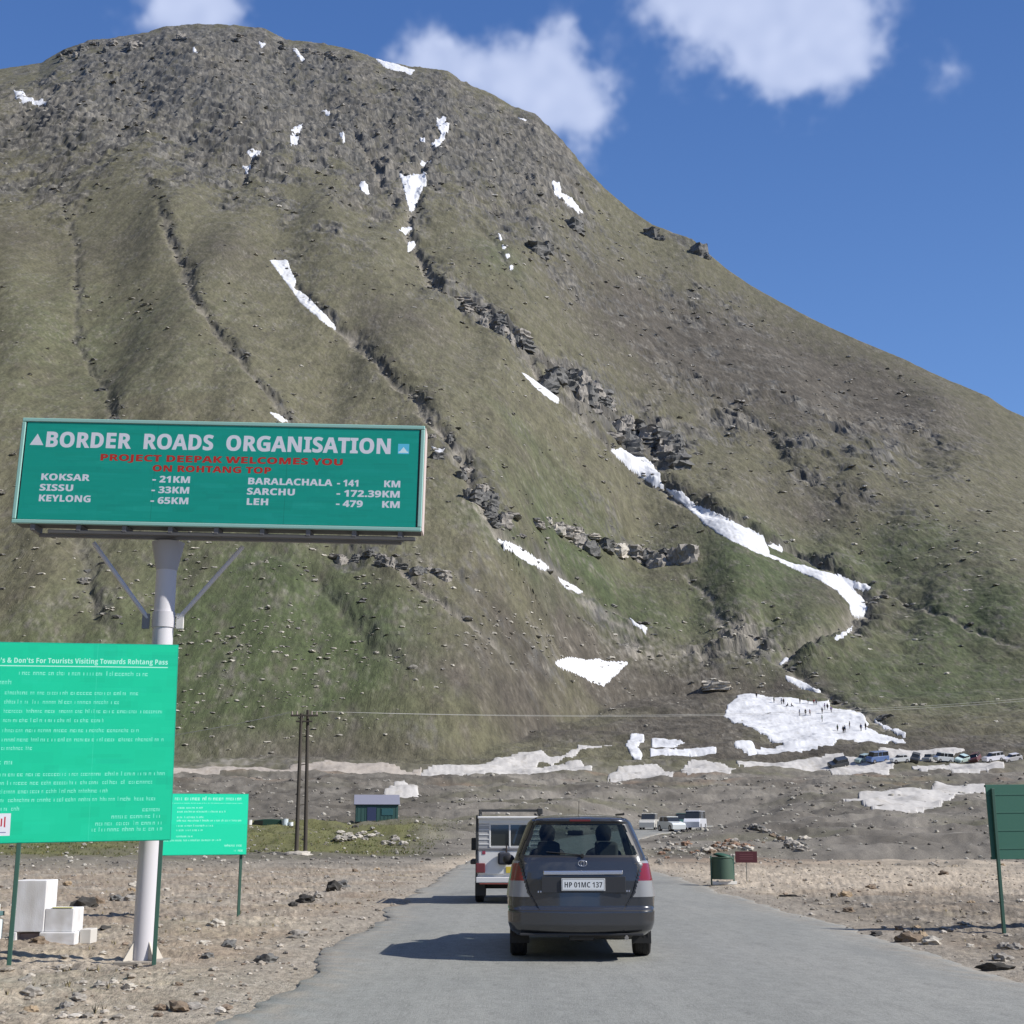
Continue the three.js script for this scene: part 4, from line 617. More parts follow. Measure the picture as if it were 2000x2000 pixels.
{ // the board on the right stands with its back to the road
  const o = noticeBoard('dark green back of a sheet metal board on thin posts', [8.84, 0, -21.9], .1, 2.5, 1.12, 2.28, null, 0, [], .01, M(.036, .140, .10, .6));
  for (const x of [-1.16, 1.16]) part('post', box(.05, 2.5, .05, x, .96, .03, .006), steelGreen, o);
  const B = o.children[0]; for (let i = 0; i < 4; i++) part('rib', box(2.44, .02, .005, 0, -.42 + i * .28, .001, .002), M(.033, .125, .09, .6), B);
  part('stiffener', box(.04, 1.1, .03, .25, 0, .02, .005), steelGreen, B);
}
// ------------------------------------------------------------------ white concrete steps
const whitewash = new THREE.MeshStandardMaterial({ color: new THREE.Color().setRGB(.83, .83, .85), roughness: .9, map: snowMap, bumpMap: gravelBump, bumpScale: .002 });
{
  const o = thing('concrete_steps', 'whitewashed concrete block with a lower step behind the notice board', 'concrete block', [-6.55, 0, -19.75]);
  part('upright', box(.46, .70, .48, -.25, .52, 0, .012), whitewash, o); part('step', box(.40, .32, .46, .185, .33, 0, .012), whitewash, o);
  part('base_block', box(.50, .17, .52, .19, .083, .02, .012), whitewash, o); part('base_block', box(.10, .17, .50, -.44, .083, 0, .012), whitewash, o); part('infill', box(.34, .15, .4, -.23, .073, -.08, .01), M(.30, .24, .24, .95), o);
  part('cap', box(.28, .012, .05, .22, .499, .21, .003), M(.62, .60, .22, .8), o); part('rubble_block', box(.16, .2, .3, .53, .1, -.05, .012), M(.56, .54, .50, .9), o);
  const q = thing('concrete_block', 'low pale blue white block at the foot of the notice board post', 'concrete block', [-7.42, 0, -19.4]);
  part('block', box(.5, .36, .4, 0, .16, 0, .012), M(.66, .73, .76, .9), q); part('slab', box(.5, .06, .44, 0, .42, 0, .01), M(.08, .16, .17, .8), q); part('cap', box(.42, .1, .3, 0, .5, 0, .012), M(.7, .72, .72, .9), q);
}
// ------------------------------------------------------------------ litter bin and small red sign
{
  const [x, z] = groundAt(1412, 1729), o = thing('litter_bin', 'green metal litter bin on a stand at the edge of the pale yard', 'litter bin', [x, H(x, z), z], .25);
  const binMat = M(.042, .085, .058, .65, { side: THREE.DoubleSide });
  part('drum', (() => { const g = new THREE.CylinderGeometry(.30, .33, .60, 28, 1, true); g.translate(0, .47, 0); return g; })(), binMat, o);
  part('rim', (() => { const g = new THREE.TorusGeometry(.30, .018, 8, 28); g.rotateX(Math.PI / 2); g.translate(0, .77, 0); return g; })(), binMat, o);
  part('bottom', bar([0, .165, 0], [0, .18, 0], .325, .325, 28), M(.55, .55, .53, .7), o);
  part('lid', (() => { const g = new THREE.SphereGeometry(.30, 24, 8, 0, Math.PI * 2, 0, Math.PI / 2); g.scale(1, .35, 1); g.rotateZ(-.25); g.translate(.05, .78, -.02); return g; })(), M(.03, .09, .055, .55, { side: THREE.DoubleSide }), o);
  for (const s of [-1, 1]) part('stand_post', beam([s * .35, -.1, 0], [s * .35, .82, 0], .035), steelGreen, o);
  part('stand_foot', box(.74, .09, .08, 0, .06, .12, .01), M(.6, .6, .58, .8), o); part('hinge', bar([-.36, .6, 0], [.36, .6, 0], .015), steelGreen, o);
  const [a, b] = groundAt(1459, 1722), r = thing('small_sign', 'small dark red sign plate on a thin post behind the bin', 'sign', [a, H(a, b), b]);
  part('post', bar([0, -.1, 0], [0, .9, 0], .014), M(.2, .2, .18, .7), r); part('plate', box(.68, .34, .02, 0, .72, .02, .004), M(.085, .018, .024, .5), r);
  for (const y of [.80, .73, .66]) part('print_line', box(.42, .022, .002, 0, y, .0315, 0), M(.16, .06, .07, .6), r);
}
// ------------------------------------------------------------------ power line
{
  const wood = M(.06, .052, .042, .85), A = hit(583, 1669, H, 0, 55), o = thing('power_pole', 'twin wooden power pole with a crossarm beside the green turf', 'power pole', [A.x, H(A.x, A.z), A.z]); o.scale.y = .855;
  part('pole', bar([-.12, -.4, 0], [-.12, 8.75, 0], .115, .085, 12), wood, o); part('pole', bar([.32, -.4, -.3], [.20, 9.0, -.2], .115, .085, 12), wood, o);
  part('crossarm', box(1.5, .12, .12, .05, 8.62, .02, .01), wood, o); part('crossarm', box(.9, .1, .1, .05, 8.25, .02, .01), wood, o);
  for (const x of [-.62, -.35, .45, .72]) part('insulator', bar([x, 8.68, .02], [x, 8.9, .02], .055, .035, 10), M(.3, .25, .22, .4), o);
  for (const y of [3, 5.5]) part('tie', beam([-.12, y, 0], [.28, y + .1, -.26], .05), wood, o);
  part('stone_collar', (() => { const g = rockGeo(77, 2, [.7, .22, .6], .3); return g; })(), stoneMats.pale, o);
  const wire = M(.4, .4, .38, .5), top = (x) => new THREE.Vector3(A.x + x, H(A.x, A.z) + 7.6, A.z + .02);
  const far = (px, py, r) => { const d = rayOf(px, py); return d.multiplyScalar(r / Math.hypot(d.x, d.z)).add(new THREE.Vector3(0, EYE, 0)); };
  const run = (a, b, sag) => { const m = a.clone().lerp(b, .5); m.y -= sag; return new THREE.TubeGeometry(new THREE.QuadraticBezierCurve3(a, m, b), 40, .009, 5); };
  [[-.35, -120, 1470, 90, 1.2], [-.62, -120, 1478, 88, 1.2]].forEach(([x, px, py, r, sag]) => single('power_line', run(top(x), far(px, py, r), sag), wire, 'power line wire running from the twin pole towards the signboard side', 'wire', 'power lines on the signboard side of the pole'));
  [[.45, 2250, 1338, 130, 2.2], [.72, 2250, 1343, 128, 2.2]].forEach(([x, px, py, r, sag]) => single('power_line', run(top(x), far(px, py, r), sag), wire, 'power line wire running from the twin pole across to the opposite slope', 'wire', 'power lines on the far side of the pole'));
}
// ------------------------------------------------------------------ hut and shelter beyond the turf
{
  const h = hit(735, 1604, H), k = h.r / F * 1.02, y = H(h.x, h.z), w = 80 * k, hh = 30 * k, o = thing('hut', 'small green sheet metal hut with a pale blue roof', 'hut', [h.x, y, h.z], .12);
  const wall = M(.035, .095, .085, .6), dp = w * .7;
  part('wall', box(w * .96, hh, .06, 0, hh / 2 - .05, dp / 2, .01), wall, o); part('wall', box(w * .96, hh, .06, 0, hh / 2 - .05, -dp / 2, .01), wall, o);
  for (const s of [-1, 1]) part('gable_wall', (() => { const sh = new THREE.Shape([[-dp / 2, -.1], [dp / 2, -.1], [dp / 2, hh], [0, hh + .9], [-dp / 2, hh]].map((p) => new THREE.Vector2(...p))); const g = new THREE.ExtrudeGeometry(sh, { depth: .06, bevelEnabled: false }); g.rotateY(Math.PI / 2); g.translate(s * w * .48 - .03, 0, 0); return g; })(), wall, o);
  const roofMat = M(.22, .225, .28, .6); for (const s of [-1, 1]) { const r = part('roof_panel', box(w * 1.05, .05, Math.hypot(dp / 2 + .2, .95), 0, 0, 0, .01), roofMat, o); r.position.set(0, hh + .46, s * (dp / 4 + .08)); r.rotation.x = s * Math.atan2(.95, dp / 2 + .2); }
  part('door', box(.85, hh * .82, .04, -w * .12, hh * .41, dp / 2 + .05, .01), M(.03, .045, .11, .6), o); part('window', box(w * .26, hh * .4, .04, w * .24, hh * .55, dp / 2 + .045, .01), M(.04, .12, .13, .3), o);
  for (let i = 0; i < 11; i++) part('rib', box(.03, hh * .96, .03, -w * .44 + i * w * .088, hh / 2, dp / 2 + .04, 0), wall, o);
  const g = hit(522, 1611, H), q = g.r / F, s = thing('tarpaulin_shelter', 'low dark green tarpaulin shelter at the far edge of the turf', 'shelter', [g.x, H(g.x, g.z), g.z]);
  part('canopy', (() => { const sh = new THREE.Shape(); sh.moveTo(-26 * q, 0); sh.lineTo(-24 * q, 9 * q); sh.quadraticCurveTo(0, 14 * q, 24 * q, 10 * q); sh.lineTo(27 * q, 0); const e = new THREE.ExtrudeGeometry(sh, { depth: 1.8, bevelEnabled: true, bevelSize: .05, bevelThickness: .05 }); e.translate(0, -.1, -1.8); return e; })(), M(.018, .06, .042, .8), s);
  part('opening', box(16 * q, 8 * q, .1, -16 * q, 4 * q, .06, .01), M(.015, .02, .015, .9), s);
  for (const [x, ww, hh2, c] of [[-33, 9, 9, [.7, .7, .68]], [33, 12, 10, [.55, .62, .66]], [44, 9, 7, [.75, .8, .82]]]) { const o2 = thing('oil_drum', 'pale drum standing beside the tarpaulin shelter', 'drum', [g.x + x * q, H(g.x + x * q, g.z), g.z], 0, 'drums beside the shelter'); part('barrel', bar([0, -.1, 0], [0, hh2 * q, 0], ww * q / 2, ww * q / 2, 14), M(...c, .6), o2); part('lid', bar([0, hh2 * q, 0], [0, hh2 * q + .03, 0], ww * q / 2 * 1.05, ww * q / 2 * 1.05, 14), M(.4, .42, .43, .6), o2); }
}
console.log('signs done');

// ------------------------------------------------------------------ vehicles
const tyreMat = M(.022, .021, .021, .85), rimMat = M(.45, .45, .46, .35, { metalness: .6 }), blackMat = M(.015, .015, .016, .6), trimMat = M(.03, .03, .032, .5);
const chromeMat = M(.62, .62, .66, .22, { metalness: .85 }), redLens = new THREE.MeshPhysicalMaterial({ color: new THREE.Color().setRGB(.20, .014, .022), roughness: .15, clearcoat: 1 }), clearLens = new THREE.MeshPhysicalMaterial({ color: new THREE.Color().setRGB(.27, .28, .30), roughness: .12, clearcoat: 1 });
const tintGlass = new THREE.MeshPhysicalMaterial({ color: new THREE.Color().setRGB(.45, .52, .51), roughness: .02, transmission: 1, thickness: 0, ior: 1.5, side: THREE.DoubleSide });
function wheelInto(parent, x, y, z, r, w, rimR = .62) {
  const pts = [[r * .6, -w / 2], [r * .92, -w / 2], [r, -w * .36], [r * 1.0, 0], [r, w * .36], [r * .92, w / 2], [r * .6, w / 2]].map((p) => new THREE.Vector2(...p));
  const t = new THREE.LatheGeometry(pts, 28); t.rotateZ(Math.PI / 2); t.translate(x, y, z); const tyre = part('wheel', t, tyreMat, parent);
  const d = new THREE.CylinderGeometry(r * rimR, r * rimR * .96, w * .82, 22); d.rotateZ(Math.PI / 2); d.translate(x, y, z); part('rim', d, rimMat, tyre);
  const grooves = []; for (const k of [-.25, .05, .3]) { const g = new THREE.TorusGeometry(r * 1.0, .006, 4, 26); g.rotateY(Math.PI / 2); g.translate(x + k * w, y, z); grooves.push(g); } part('tread', merge(grooves), blackMat, tyre);
  return tyre;
}
// a grey people carrier, lofted from plan outlines at rising heights; rear at z = 0, nose towards -z
function peopleCarrier() {
  const o = thing('people_carrier', 'dark grey people carrier driving away along the road', 'car');
  const wT = [[.30, .80], [.36, .865], [.45, .895], [.58, .90], [.75, .892], [.95, .875], [1.12, .845], [1.20, .815], [1.45, .725], [1.63, .655], [1.68, .60], [1.715, .50], [1.74, .30], [1.75, .05]];
  const rT = [[.30, -.10], [.36, -.03], [.42, 0], [.58, .0], [.605, -.015], [.63, -.045], [.95, -.06], [1.05, -.075], [1.17, -.10], [1.22, -.12], [1.62, -.30], [1.65, -.27], [1.68, -.285], [1.715, -.42], [1.74, -.9], [1.75, -1.5]];
  const fT = [[.30, -4.40], [.45, -4.56], [.62, -4.56], [.78, -4.48], [.88, -4.30], [.95, -4.0], [1.01, -3.62], [1.06, -3.42], [1.2, -3.2], [1.62, -2.45], [1.68, -2.3], [1.715, -2.1], [1.74, -1.8], [1.75, -1.6]];
  const rows = []; for (let y = .30; y < 1.665; y += .0145) rows.push(y); for (const y of [1.67, 1.68, 1.69, 1.70, 1.71, 1.717, 1.724, 1.731, 1.738, 1.744, 1.75]) rows.push(y);
  const NR = 110, NC = 16, NS = 110, NF = 30, cols_ = [];
  for (let i = 0; i <= NR; i++) cols_.push(['r', i / NR * 2 - 1]); for (let i = 1; i < NC; i++) cols_.push(['rr', i / NC]); for (let i = 0; i <= NS; i++) cols_.push(['sr', i / NS]); for (let i = 1; i < NC; i++) cols_.push(['fr', i / NC]); for (let i = 0; i <= NF; i++) cols_.push(['f', 1 - i / NF * 2]); for (let i = 1; i < NC; i++) cols_.push(['fl', i / NC]); for (let i = 0; i <= NS; i++) cols_.push(['sl', i / NS]); for (let i = 1; i < NC; i++) cols_.push(['rl', i / NC]);
  const nc = cols_.length, pos = new Float32Array(nc * rows.length * 3);
  rows.forEach((y, j) => {
    const w = table(wT, y), zr = table(rT, y), zf = table(fT, y), rc = Math.min(w * .8, lerp(.20, .24, sstep(1.1, 1.7, y))), rf = Math.min(w * .8, .42), bow = .045;
    cols_.forEach(([s, t], i) => {
      let x, z; const a = t * Math.PI / 2;
      if (s === 'r') { x = t * (w - rc); z = zr - bow * t * t; } else if (s === 'rr') { x = w - rc + rc * Math.sin(a); z = zr - bow - rc + rc * Math.cos(a); } else if (s === 'sr') { x = w; z = lerp(zr - bow - rc, zf + bow + rf, t); } else if (s === 'fr') { x = w - rf + rf * Math.cos(a); z = zf + bow + rf - rf * Math.sin(a); } else if (s === 'f') { x = t * (w - rf); z = zf + bow * t * t; } else if (s === 'fl') { x = -(w - rf) - rf * Math.sin(a); z = zf + bow + rf - rf * Math.cos(a); } else if (s === 'sl') { x = -w; z = lerp(zf + bow + rf, zr - bow - rc, t); } else { x = -(w - rc) - rc * Math.cos(a); z = zr - bow - rc + rc * Math.sin(a); }
      if (s[0] === 's' && y > .45 && y < 1.1) x *= 1 - .012 * Math.cos((y - .45) * 9);
      const p = (j * nc + i) * 3; pos[p] = x; pos[p + 1] = y; pos[p + 2] = z;
    });
  });
  const xg = (y) => table([[.58, .50], [.80, .63], [1.17, .735], [1.23, .77], [1.68, .57]], y);
  const cls = (x, y, z, s) => {
    const rear = s === 'r' || s === 'rr' || s === 'rl', ax = Math.abs(x);
    if (s[0] === 's' || s === 'rr' || s === 'rl') for (const wz of [-.93, -3.68]) if (Math.hypot(y - .33, z - wz) < .365) return 'hole';
    if (rear && y > 1.215 && y < 1.645) { const e = table([[1.215, .735], [1.645, .555]], y), m = Math.min(e - ax, y - 1.215, 1.645 - y), cor = Math.hypot(Math.max(0, ax - (e - .07)), Math.max(0, 1.285 - y, y - 1.575)); if (m > 0 && cor < .075) return m < .022 || cor > .055 ? 'seal' : 'rear_window'; }
    if (rear || (s[0] === 's' && z > -.42)) { if (y > .755 && y < 1.175 && ax > xg(y) + .028 && (rear || z > -.36 - .12 * (1.17 - y))) return y > .945 ? (y > 1.135 ? 'tail_lamp_clear' : 'tail_lamp') : 'tail_lamp_clear'; }
    if (rear && y > .595 && y < 1.68 && Math.abs(ax - xg(y)) < .0075) return 'gap';
    if (y > .59 && y < .603 && z > -.85) return 'gap';
    if (s[0] === 's' && y > 1.17 && y < 1.60) { const z0 = table([[1.17, -.50], [1.6, -.60]], y), z1 = table([[1.17, -3.0], [1.6, -2.45]], y); if (z < z0 && z > z1) { const pil = [-1.45, -2.3].some((q) => Math.abs(z - q) < .05); return pil ? 'seal' : 'side_window'; } }
    if ((s === 'f' || s === 'fr' || s === 'fl') && y > 1.08 && y < 1.61 && ax < table(wT, y) - .09) return 'windscreen';
    if (y < .595 && z > -.85 && rear) return 'bumper';
    if (rear && ax < xg(y) && y > .6 && y < 1.68) return 'tailgate';
    return 'body';
  };
  const faces = {}; const out = new Float32Array(pos);
  const kindOf = new Array(nc * rows.length);
  for (let j = 0; j < rows.length - 1; j++) for (let i = 0; i < nc; i++) { const i2 = (i + 1) % nc, a = j * nc + i, b = j * nc + i2, c = a + nc, d = b + nc; const m = [0, 1, 2].map((k) => (pos[a * 3 + k] + pos[b * 3 + k] + pos[c * 3 + k] + pos[d * 3 + k]) / 4), k = cls(m[0], m[1], m[2], cols_[i][0]); (faces[k] ??= []).push(a, b, c, b, d, c); for (const v of [a, b, c, d]) (kindOf[v] ??= new Set()).add(k); }
  const whole = new THREE.BufferGeometry(); whole.setAttribute('position', new THREE.BufferAttribute(pos, 3)); const all = []; for (const k in faces) for (const v of faces[k]) all.push(v); whole.setIndex(all); whole.computeVertexNormals(); const nor = whole.attributes.normal.array;
  for (let v = 0; v < kindOf.length; v++) { const ks = kindOf[v]; if (!ks) continue; let d = 0; if (ks.has('gap')) d = -.012; else if (ks.has('tail_lamp') || ks.has('tail_lamp_clear')) d = .01; else if (ks.has('rear_window')) d = -.006; for (let k = 0; k < 3; k++) out[v * 3 + k] = pos[v * 3 + k] + nor[v * 3 + k] * d; }
  const cut = (idx) => { const map = new Map(), p = [], n = []; const ni = idx.map((v) => { if (!map.has(v)) { map.set(v, p.length / 3); for (let k = 0; k < 3; k++) { p.push(out[v * 3 + k]); n.push(nor[v * 3 + k]); } } return map.get(v); }); const g = new THREE.BufferGeometry(); g.setAttribute('position', new THREE.Float32BufferAttribute(p, 3)); g.setAttribute('normal', new THREE.Float32BufferAttribute(n, 3)); g.setIndex(ni); return g; };
  const paint = new THREE.MeshPhysicalMaterial({ color: new THREE.Color().setRGB(.060, .063, .070), roughness: .26, metalness: .5, clearcoat: 1, clearcoatRoughness: .05, side: THREE.DoubleSide });
  const body = part('body', cut(faces.body), paint, o); part('panel_gap', cut(faces.gap), blackMat, body); part('window_seal', cut(faces.seal), trimMat, body);
  const gate = part('tailgate', cut(faces.tailgate), paint, o); part('bumper', cut(faces.bumper), paint, o);
  part('rear_window', cut(faces.rear_window), tintGlass, gate); part('windscreen', cut(faces.windscreen), tintGlass, o); part('side_window', cut(faces.side_window), tintGlass, o);
  const splitX = (idx, sgn) => { const r = []; for (let i = 0; i < idx.length; i += 3) if (pos[idx[i] * 3] * sgn > 0) r.push(idx[i], idx[i + 1], idx[i + 2]); return r; };
  for (const s of [-1, 1]) { const l = part('tail_lamp', cut(splitX(faces.tail_lamp, s)), redLens, o); part('clear_lens', cut(splitX(faces.tail_lamp_clear, s)), clearLens, l); }
  // tailgate fittings
  const g1 = part('chrome_strip', box(.97, .05, .03, .03, 1.035, -.052, .012), chromeMat, gate); g1.rotation.z = .006;
  part('plate_recess', box(1.02, .19, .012, .03, .895, -.052, .004), M(.035, .037, .042, .5), gate);
  const plateMap = tex(512, 144, (x, w, h) => { x.fillStyle = '#dfe4e8'; x.fillRect(0, 0, w, h); x.strokeStyle = '#555'; x.lineWidth = 5; x.strokeRect(6, 6, w - 12, h - 12); x.fillStyle = '#20262e'; x.font = 'bold 92px sans-serif'; x.save(); x.translate(26, 106); const s = 'HP 01MC 137'; x.scale(460 / x.measureText(s).width, 1); x.fillText(s, 0, 0); x.restore(); });
  const plate = part('number_plate', box(.53, .145, .012, .025, .895, -.036, .003), M(.7, .71, .72, .5), gate); const pf = new THREE.PlaneGeometry(.52, .136); pf.translate(.025, .895, -.0285); part('plate_print', pf, new THREE.MeshStandardMaterial({ map: plateMap, roughness: .45 }), plate);
  for (const [a, b, r] of [[.052, .036, 0], [.03, .014, Math.PI / 2], [.022, .036, 0]]) { const t = new THREE.TorusGeometry(1, .11, 6, 28); t.scale(a, b, .02); t.rotateZ(r); t.translate(.02, 1.145, -.082); part('emblem', t, chromeMat, gate); }
  for (let i = 0; i < 6; i++) part('badge_letter', box(.018, .022, .006, -.52 + i * .03, .81, -.066, .002), chromeMat, gate); for (let i = 0; i < 4; i++) part('badge_letter', box(.018, .022, .006, .5 + i * .028, .82, -.07, .002), chromeMat, gate);
  part('wiper', bar([.02, 1.24, -.118], [-.42, 1.28, -.15], .008, .006, 6), blackMat, gate); part('wiper_pivot', bar([.02, 1.235, -.14], [.02, 1.235, -.095], .025, .02, 10), blackMat, gate);
  part('brake_lamp', box(.26, .022, .02, 0, 1.655, -.27, .004), M(.16, .02, .02, .3), gate);
  for (const s of [-1, 1]) { part('mud_flap', box(.24, .26, .015, s * .76, .30, -.62, .004), blackMat, o); }
  part('bumper_lip', box(1.5, .03, .05, 0, .315, -.08, .01), trimMat, o);
  for (const s of [-1, 1]) { const m = part('door_mirror', (() => { const g = new THREE.SphereGeometry(.12, 16, 12); g.scale(.72, .62, .4); g.translate(s * .95, 1.13, -2.86); return g; })(), trimMat, o); part('mirror_arm', box(.12, .05, .06, s * .88, 1.1, -2.88, .01), trimMat, m); part('door_handle', box(.02, .03, .2, s * .885, .98, -1.9, .008), chromeMat, o); part('roof_rail', bar([s * .56, 1.735, -.55], [s * .55, 1.745, -2.1], .014, .014, 8), trimMat, o); part('headlamp', (() => { const g = new THREE.SphereGeometry(.15, 14, 10); g.scale(1, .7, .8); g.translate(s * .66, .8, -4.33); return g; })(), clearLens, o); }
  part('aerial', bar([0, 1.74, -.75], [0, 1.9, -.62], .004, .003, 6), blackMat, o);
  // underside
  part('floor_pan', box(1.66, .06, 4.1, 0, .36, -2.25, .02), M(.03, .03, .03, .9), o); part('rear_axle', bar([-.7, .32, -.93], [.7, .32, -.93], .05, .05, 12), M(.05, .05, .05, .8), o);
  part('differential', (() => { const g = new THREE.SphereGeometry(.13, 16, 12); g.scale(1, .95, 1.1); g.translate(0, .29, -.93); return g; })(), M(.045, .042, .04, .85), o);
  part('silencer', (() => { const g = new THREE.CapsuleGeometry(.09, .42, 6, 14); g.rotateZ(Math.PI / 2); g.translate(.36, .33, -.42); return g; })(), M(.06, .058, .055, .7), o); part('exhaust_pipe', bar([.52, .30, -.4], [.54, .28, -.02], .025, .025, 10), M(.25, .24, .23, .4), o);
  part('tow_bracket', box(.3, .1, .1, 0, .29, -.18, .02), M(.04, .04, .04, .8), o);
  for (const z of [-.93, -3.68]) for (const s of [-1, 1]) wheelInto(o, s * .775, .325, z, .325, .21);
  // cabin
  const seatMat = M(.12, .115, .11, .9), cab = M(.075, .075, .08, .9);
  const seat = (x, z, hgt = 1) => { const b = part('seat', box(.50, .62 * hgt, .15, x, .88, z, .06), seatMat, o); part('cushion', box(.5, .15, .48, x, .58, z - .3, .05), seatMat, b); part('headrest', box(.27, .2, .1, x, 1.29, z + .01, .045), seatMat, b); };
  seat(-.40, -2.55); seat(.40, -2.55); seat(-.40, -1.65); seat(.40, -1.65); seat(-.38, -.78, .85); seat(.36, -.78, .85);
  part('dashboard', box(1.4, .22, .4, 0, .97, -3.05, .06), cab, o); part('cabin_floor', box(1.6, .04, 3.0, 0, .45, -1.9, .01), cab, o); part('rear_trim', box(1.4, .5, .04, 0, .9, -.16, .01), cab, o);
  const sw = new THREE.TorusGeometry(.18, .015, 8, 24); sw.rotateX(-.5); sw.translate(.40, 1.0, -2.92); part('steering_wheel', sw, blackMat, o);
  part('inside_mirror', box(.22, .07, .03, 0, 1.5, -2.68, .012), blackMat, o);
  return o;
}
const carrier = peopleCarrier(); carrier.position.set(.84, .022, -16.75); carrier.rotation.y = -.022;
// ------------------------------------------------------------------ the jeep in front
{
  const o = thing('jeep', 'white hard top jeep with a roof rack driving ahead of the people carrier', 'jeep', [-.05, .022, -29.75], .0);
  const w = M(.72, .72, .71, .45), grey = M(.16, .16, .17, .6), dark = M(.04, .042, .044, .6), glass = new THREE.MeshPhysicalMaterial({ color: new THREE.Color().setRGB(.03, .035, .035), roughness: .05, clearcoat: 1 });
  part('tub', box(1.42, .62, 2.0, 0, .82, -1.02, .03), w, o); part('bonnet', box(1.2, .5, 1.25, 0, .86, -2.75, .06), w, o); part('cab', box(1.42, .55, .9, 0, .82, -2.0, .03), w, o);
  for (const s of [-1, 1]) { part('rear_wing', box(.2, .10, .95, s * .76, .86, -.72, .03), dark, o); part('front_wing', box(.26, .08, 1.0, s * .72, .82, -2.85, .03), w, o); part('corner_post', box(.055, .98, .055, s * .71, 1.36, -.05, .01), dark, o); part('sill_strip', box(.03, .62, .05, s * .725, .82, -.02, .008), dark, o); }
  part('tailgate', box(1.34, .50, .04, 0, .86, .0, .012), w, o); part('tailgate_rail', box(1.38, .05, .05, 0, 1.13, .01, .01), grey, o);
  // hard top
  part('roof', box(1.40, .05, 2.2, 0, 1.80, -1.02, .02), w, o); part('top_rail', box(1.36, .12, .05, 0, 1.73, -.02, .012), w, o);
  for (const [x0, x1] of [[-.68, -.44], [.44, .68]]) part('canopy_panel', box(x1 - x0, .55, .03, (x0 + x1) / 2, 1.42, -.04, .006), M(.42, .42, .42, .8), o);
  for (let i = 0; i < 5; i++) for (const s of [-1, 1]) part('canopy_strap', box(.22, .022, .012, s * .56, 1.24 + i * .1, -.02, .003), w, o);
  for (const x of [-.21, .21]) { const p = part('rear_window', box(.42, .46, .012, x, 1.42, -.045, .003), glass, o); part('window_frame', box(.42, .03, .03, x, 1.66, -.035, .005), w, p); part('window_frame', box(.42, .06, .03, x, 1.17, -.035, .005), M(.55, .55, .55, .7), p); }
  for (const x of [-.43, 0, .43]) part('window_bar', box(.035, .5, .035, x, 1.42, -.03, .006), w, o);
  for (const s of [-1, 1]) { part('side_panel', box(.03, .58, 1.1, s * .69, 1.45, -.72, .006), M(.5, .5, .5, .8), o); part('side_window', box(.02, .45, .8, s * .70, 1.45, -1.75, .004), glass, o); }
  part('windscreen', box(1.3, .5, .02, 0, 1.38, -2.12, .004), glass, o); part('screen_frame', box(1.38, .06, .05, 0, 1.66, -2.12, .01), w, o);
  // roof rack
  for (const z of [-.05, -1.0, -1.95]) part('rack_bar', box(1.36, .03, .03, 0, 1.96, z, .005), dark, o); for (const s of [-1, 1]) { part('rack_side', box(.03, .03, 1.95, s * .66, 1.96, -1.0, .005), dark, o); part('rack_side', box(.03, .03, 1.95, s * .66, 1.86, -1.0, .005), dark, o); for (const z of [-.05, -1.0, -1.95]) part('rack_leg', box(.03, .16, .03, s * .66, 1.89, z, .005), dark, o); }
  part('rack_end', box(.12, .13, .12, .66, 1.93, -.03, .02), dark, o);
  // rear fittings
  part('bumper', box(1.46, .12, .08, 0, .49, .03, .02), M(.62, .62, .63, .4), o); part('bumper_band', box(1.3, .025, .02, 0, .415, .05, .005), M(.35, .09, .07, .6), o);
  for (const s of [-1, 1]) { part('tail_lamp', box(.2, .2, .06, s * .63, .74, .045, .015), M(.16, .035, .04, .3), o); part('mud_flap', box(.2, .26, .015, s * .63, .28, -.28, .004), blackMat, o); const m = part('door_mirror', box(.12, .28, .04, s * .83, 1.22, -1.95, .015), dark, o); part('mirror_arm', bar([s * .70, 1.15, -1.95], [s * .80, 1.2, -1.95], .012), dark, m); part('reflector', box(.07, .07, .01, s * .56, 1.06, .024, .003), M(.3, .05, .08, .4), o); part('headlamp', bar([s * .46, .86, -3.37], [s * .46, .86, -3.42], .1, .1, 16), clearLens, o); }
  part('number_plate', box(.44, .13, .012, .14, .70, .03, .003), M(.62, .48, .06, .5), o); part('latch', box(.06, .14, .03, -.12, .95, .03, .006), grey, o);
  const bag = thing('bag', 'dark bag hanging on the tailgate of the white jeep', 'bag', [-.17, .96, -29.66]); part('pouch', box(.27, .26, .11, 0, 0, 0, .05), M(.03, .035, .05, .9), bag); part('strap', box(.03, .16, .02, .05, .19, -.04, .006), M(.05, .035, .035, .9), bag);
  part('chassis', box(1.0, .14, 3.0, 0, .44, -1.7, .02), M(.03, .03, .03, .9), o); part('axle', bar([-.6, .33, -.72], [.6, .33, -.72], .05), blackMat, o); part('axle', bar([-.6, .33, -2.95], [.6, .33, -2.95], .05), blackMat, o);
  for (const z of [-.72, -2.95]) for (const s of [-1, 1]) wheelInto(o, s * .66, .34, z, .34, .19, .5);
}
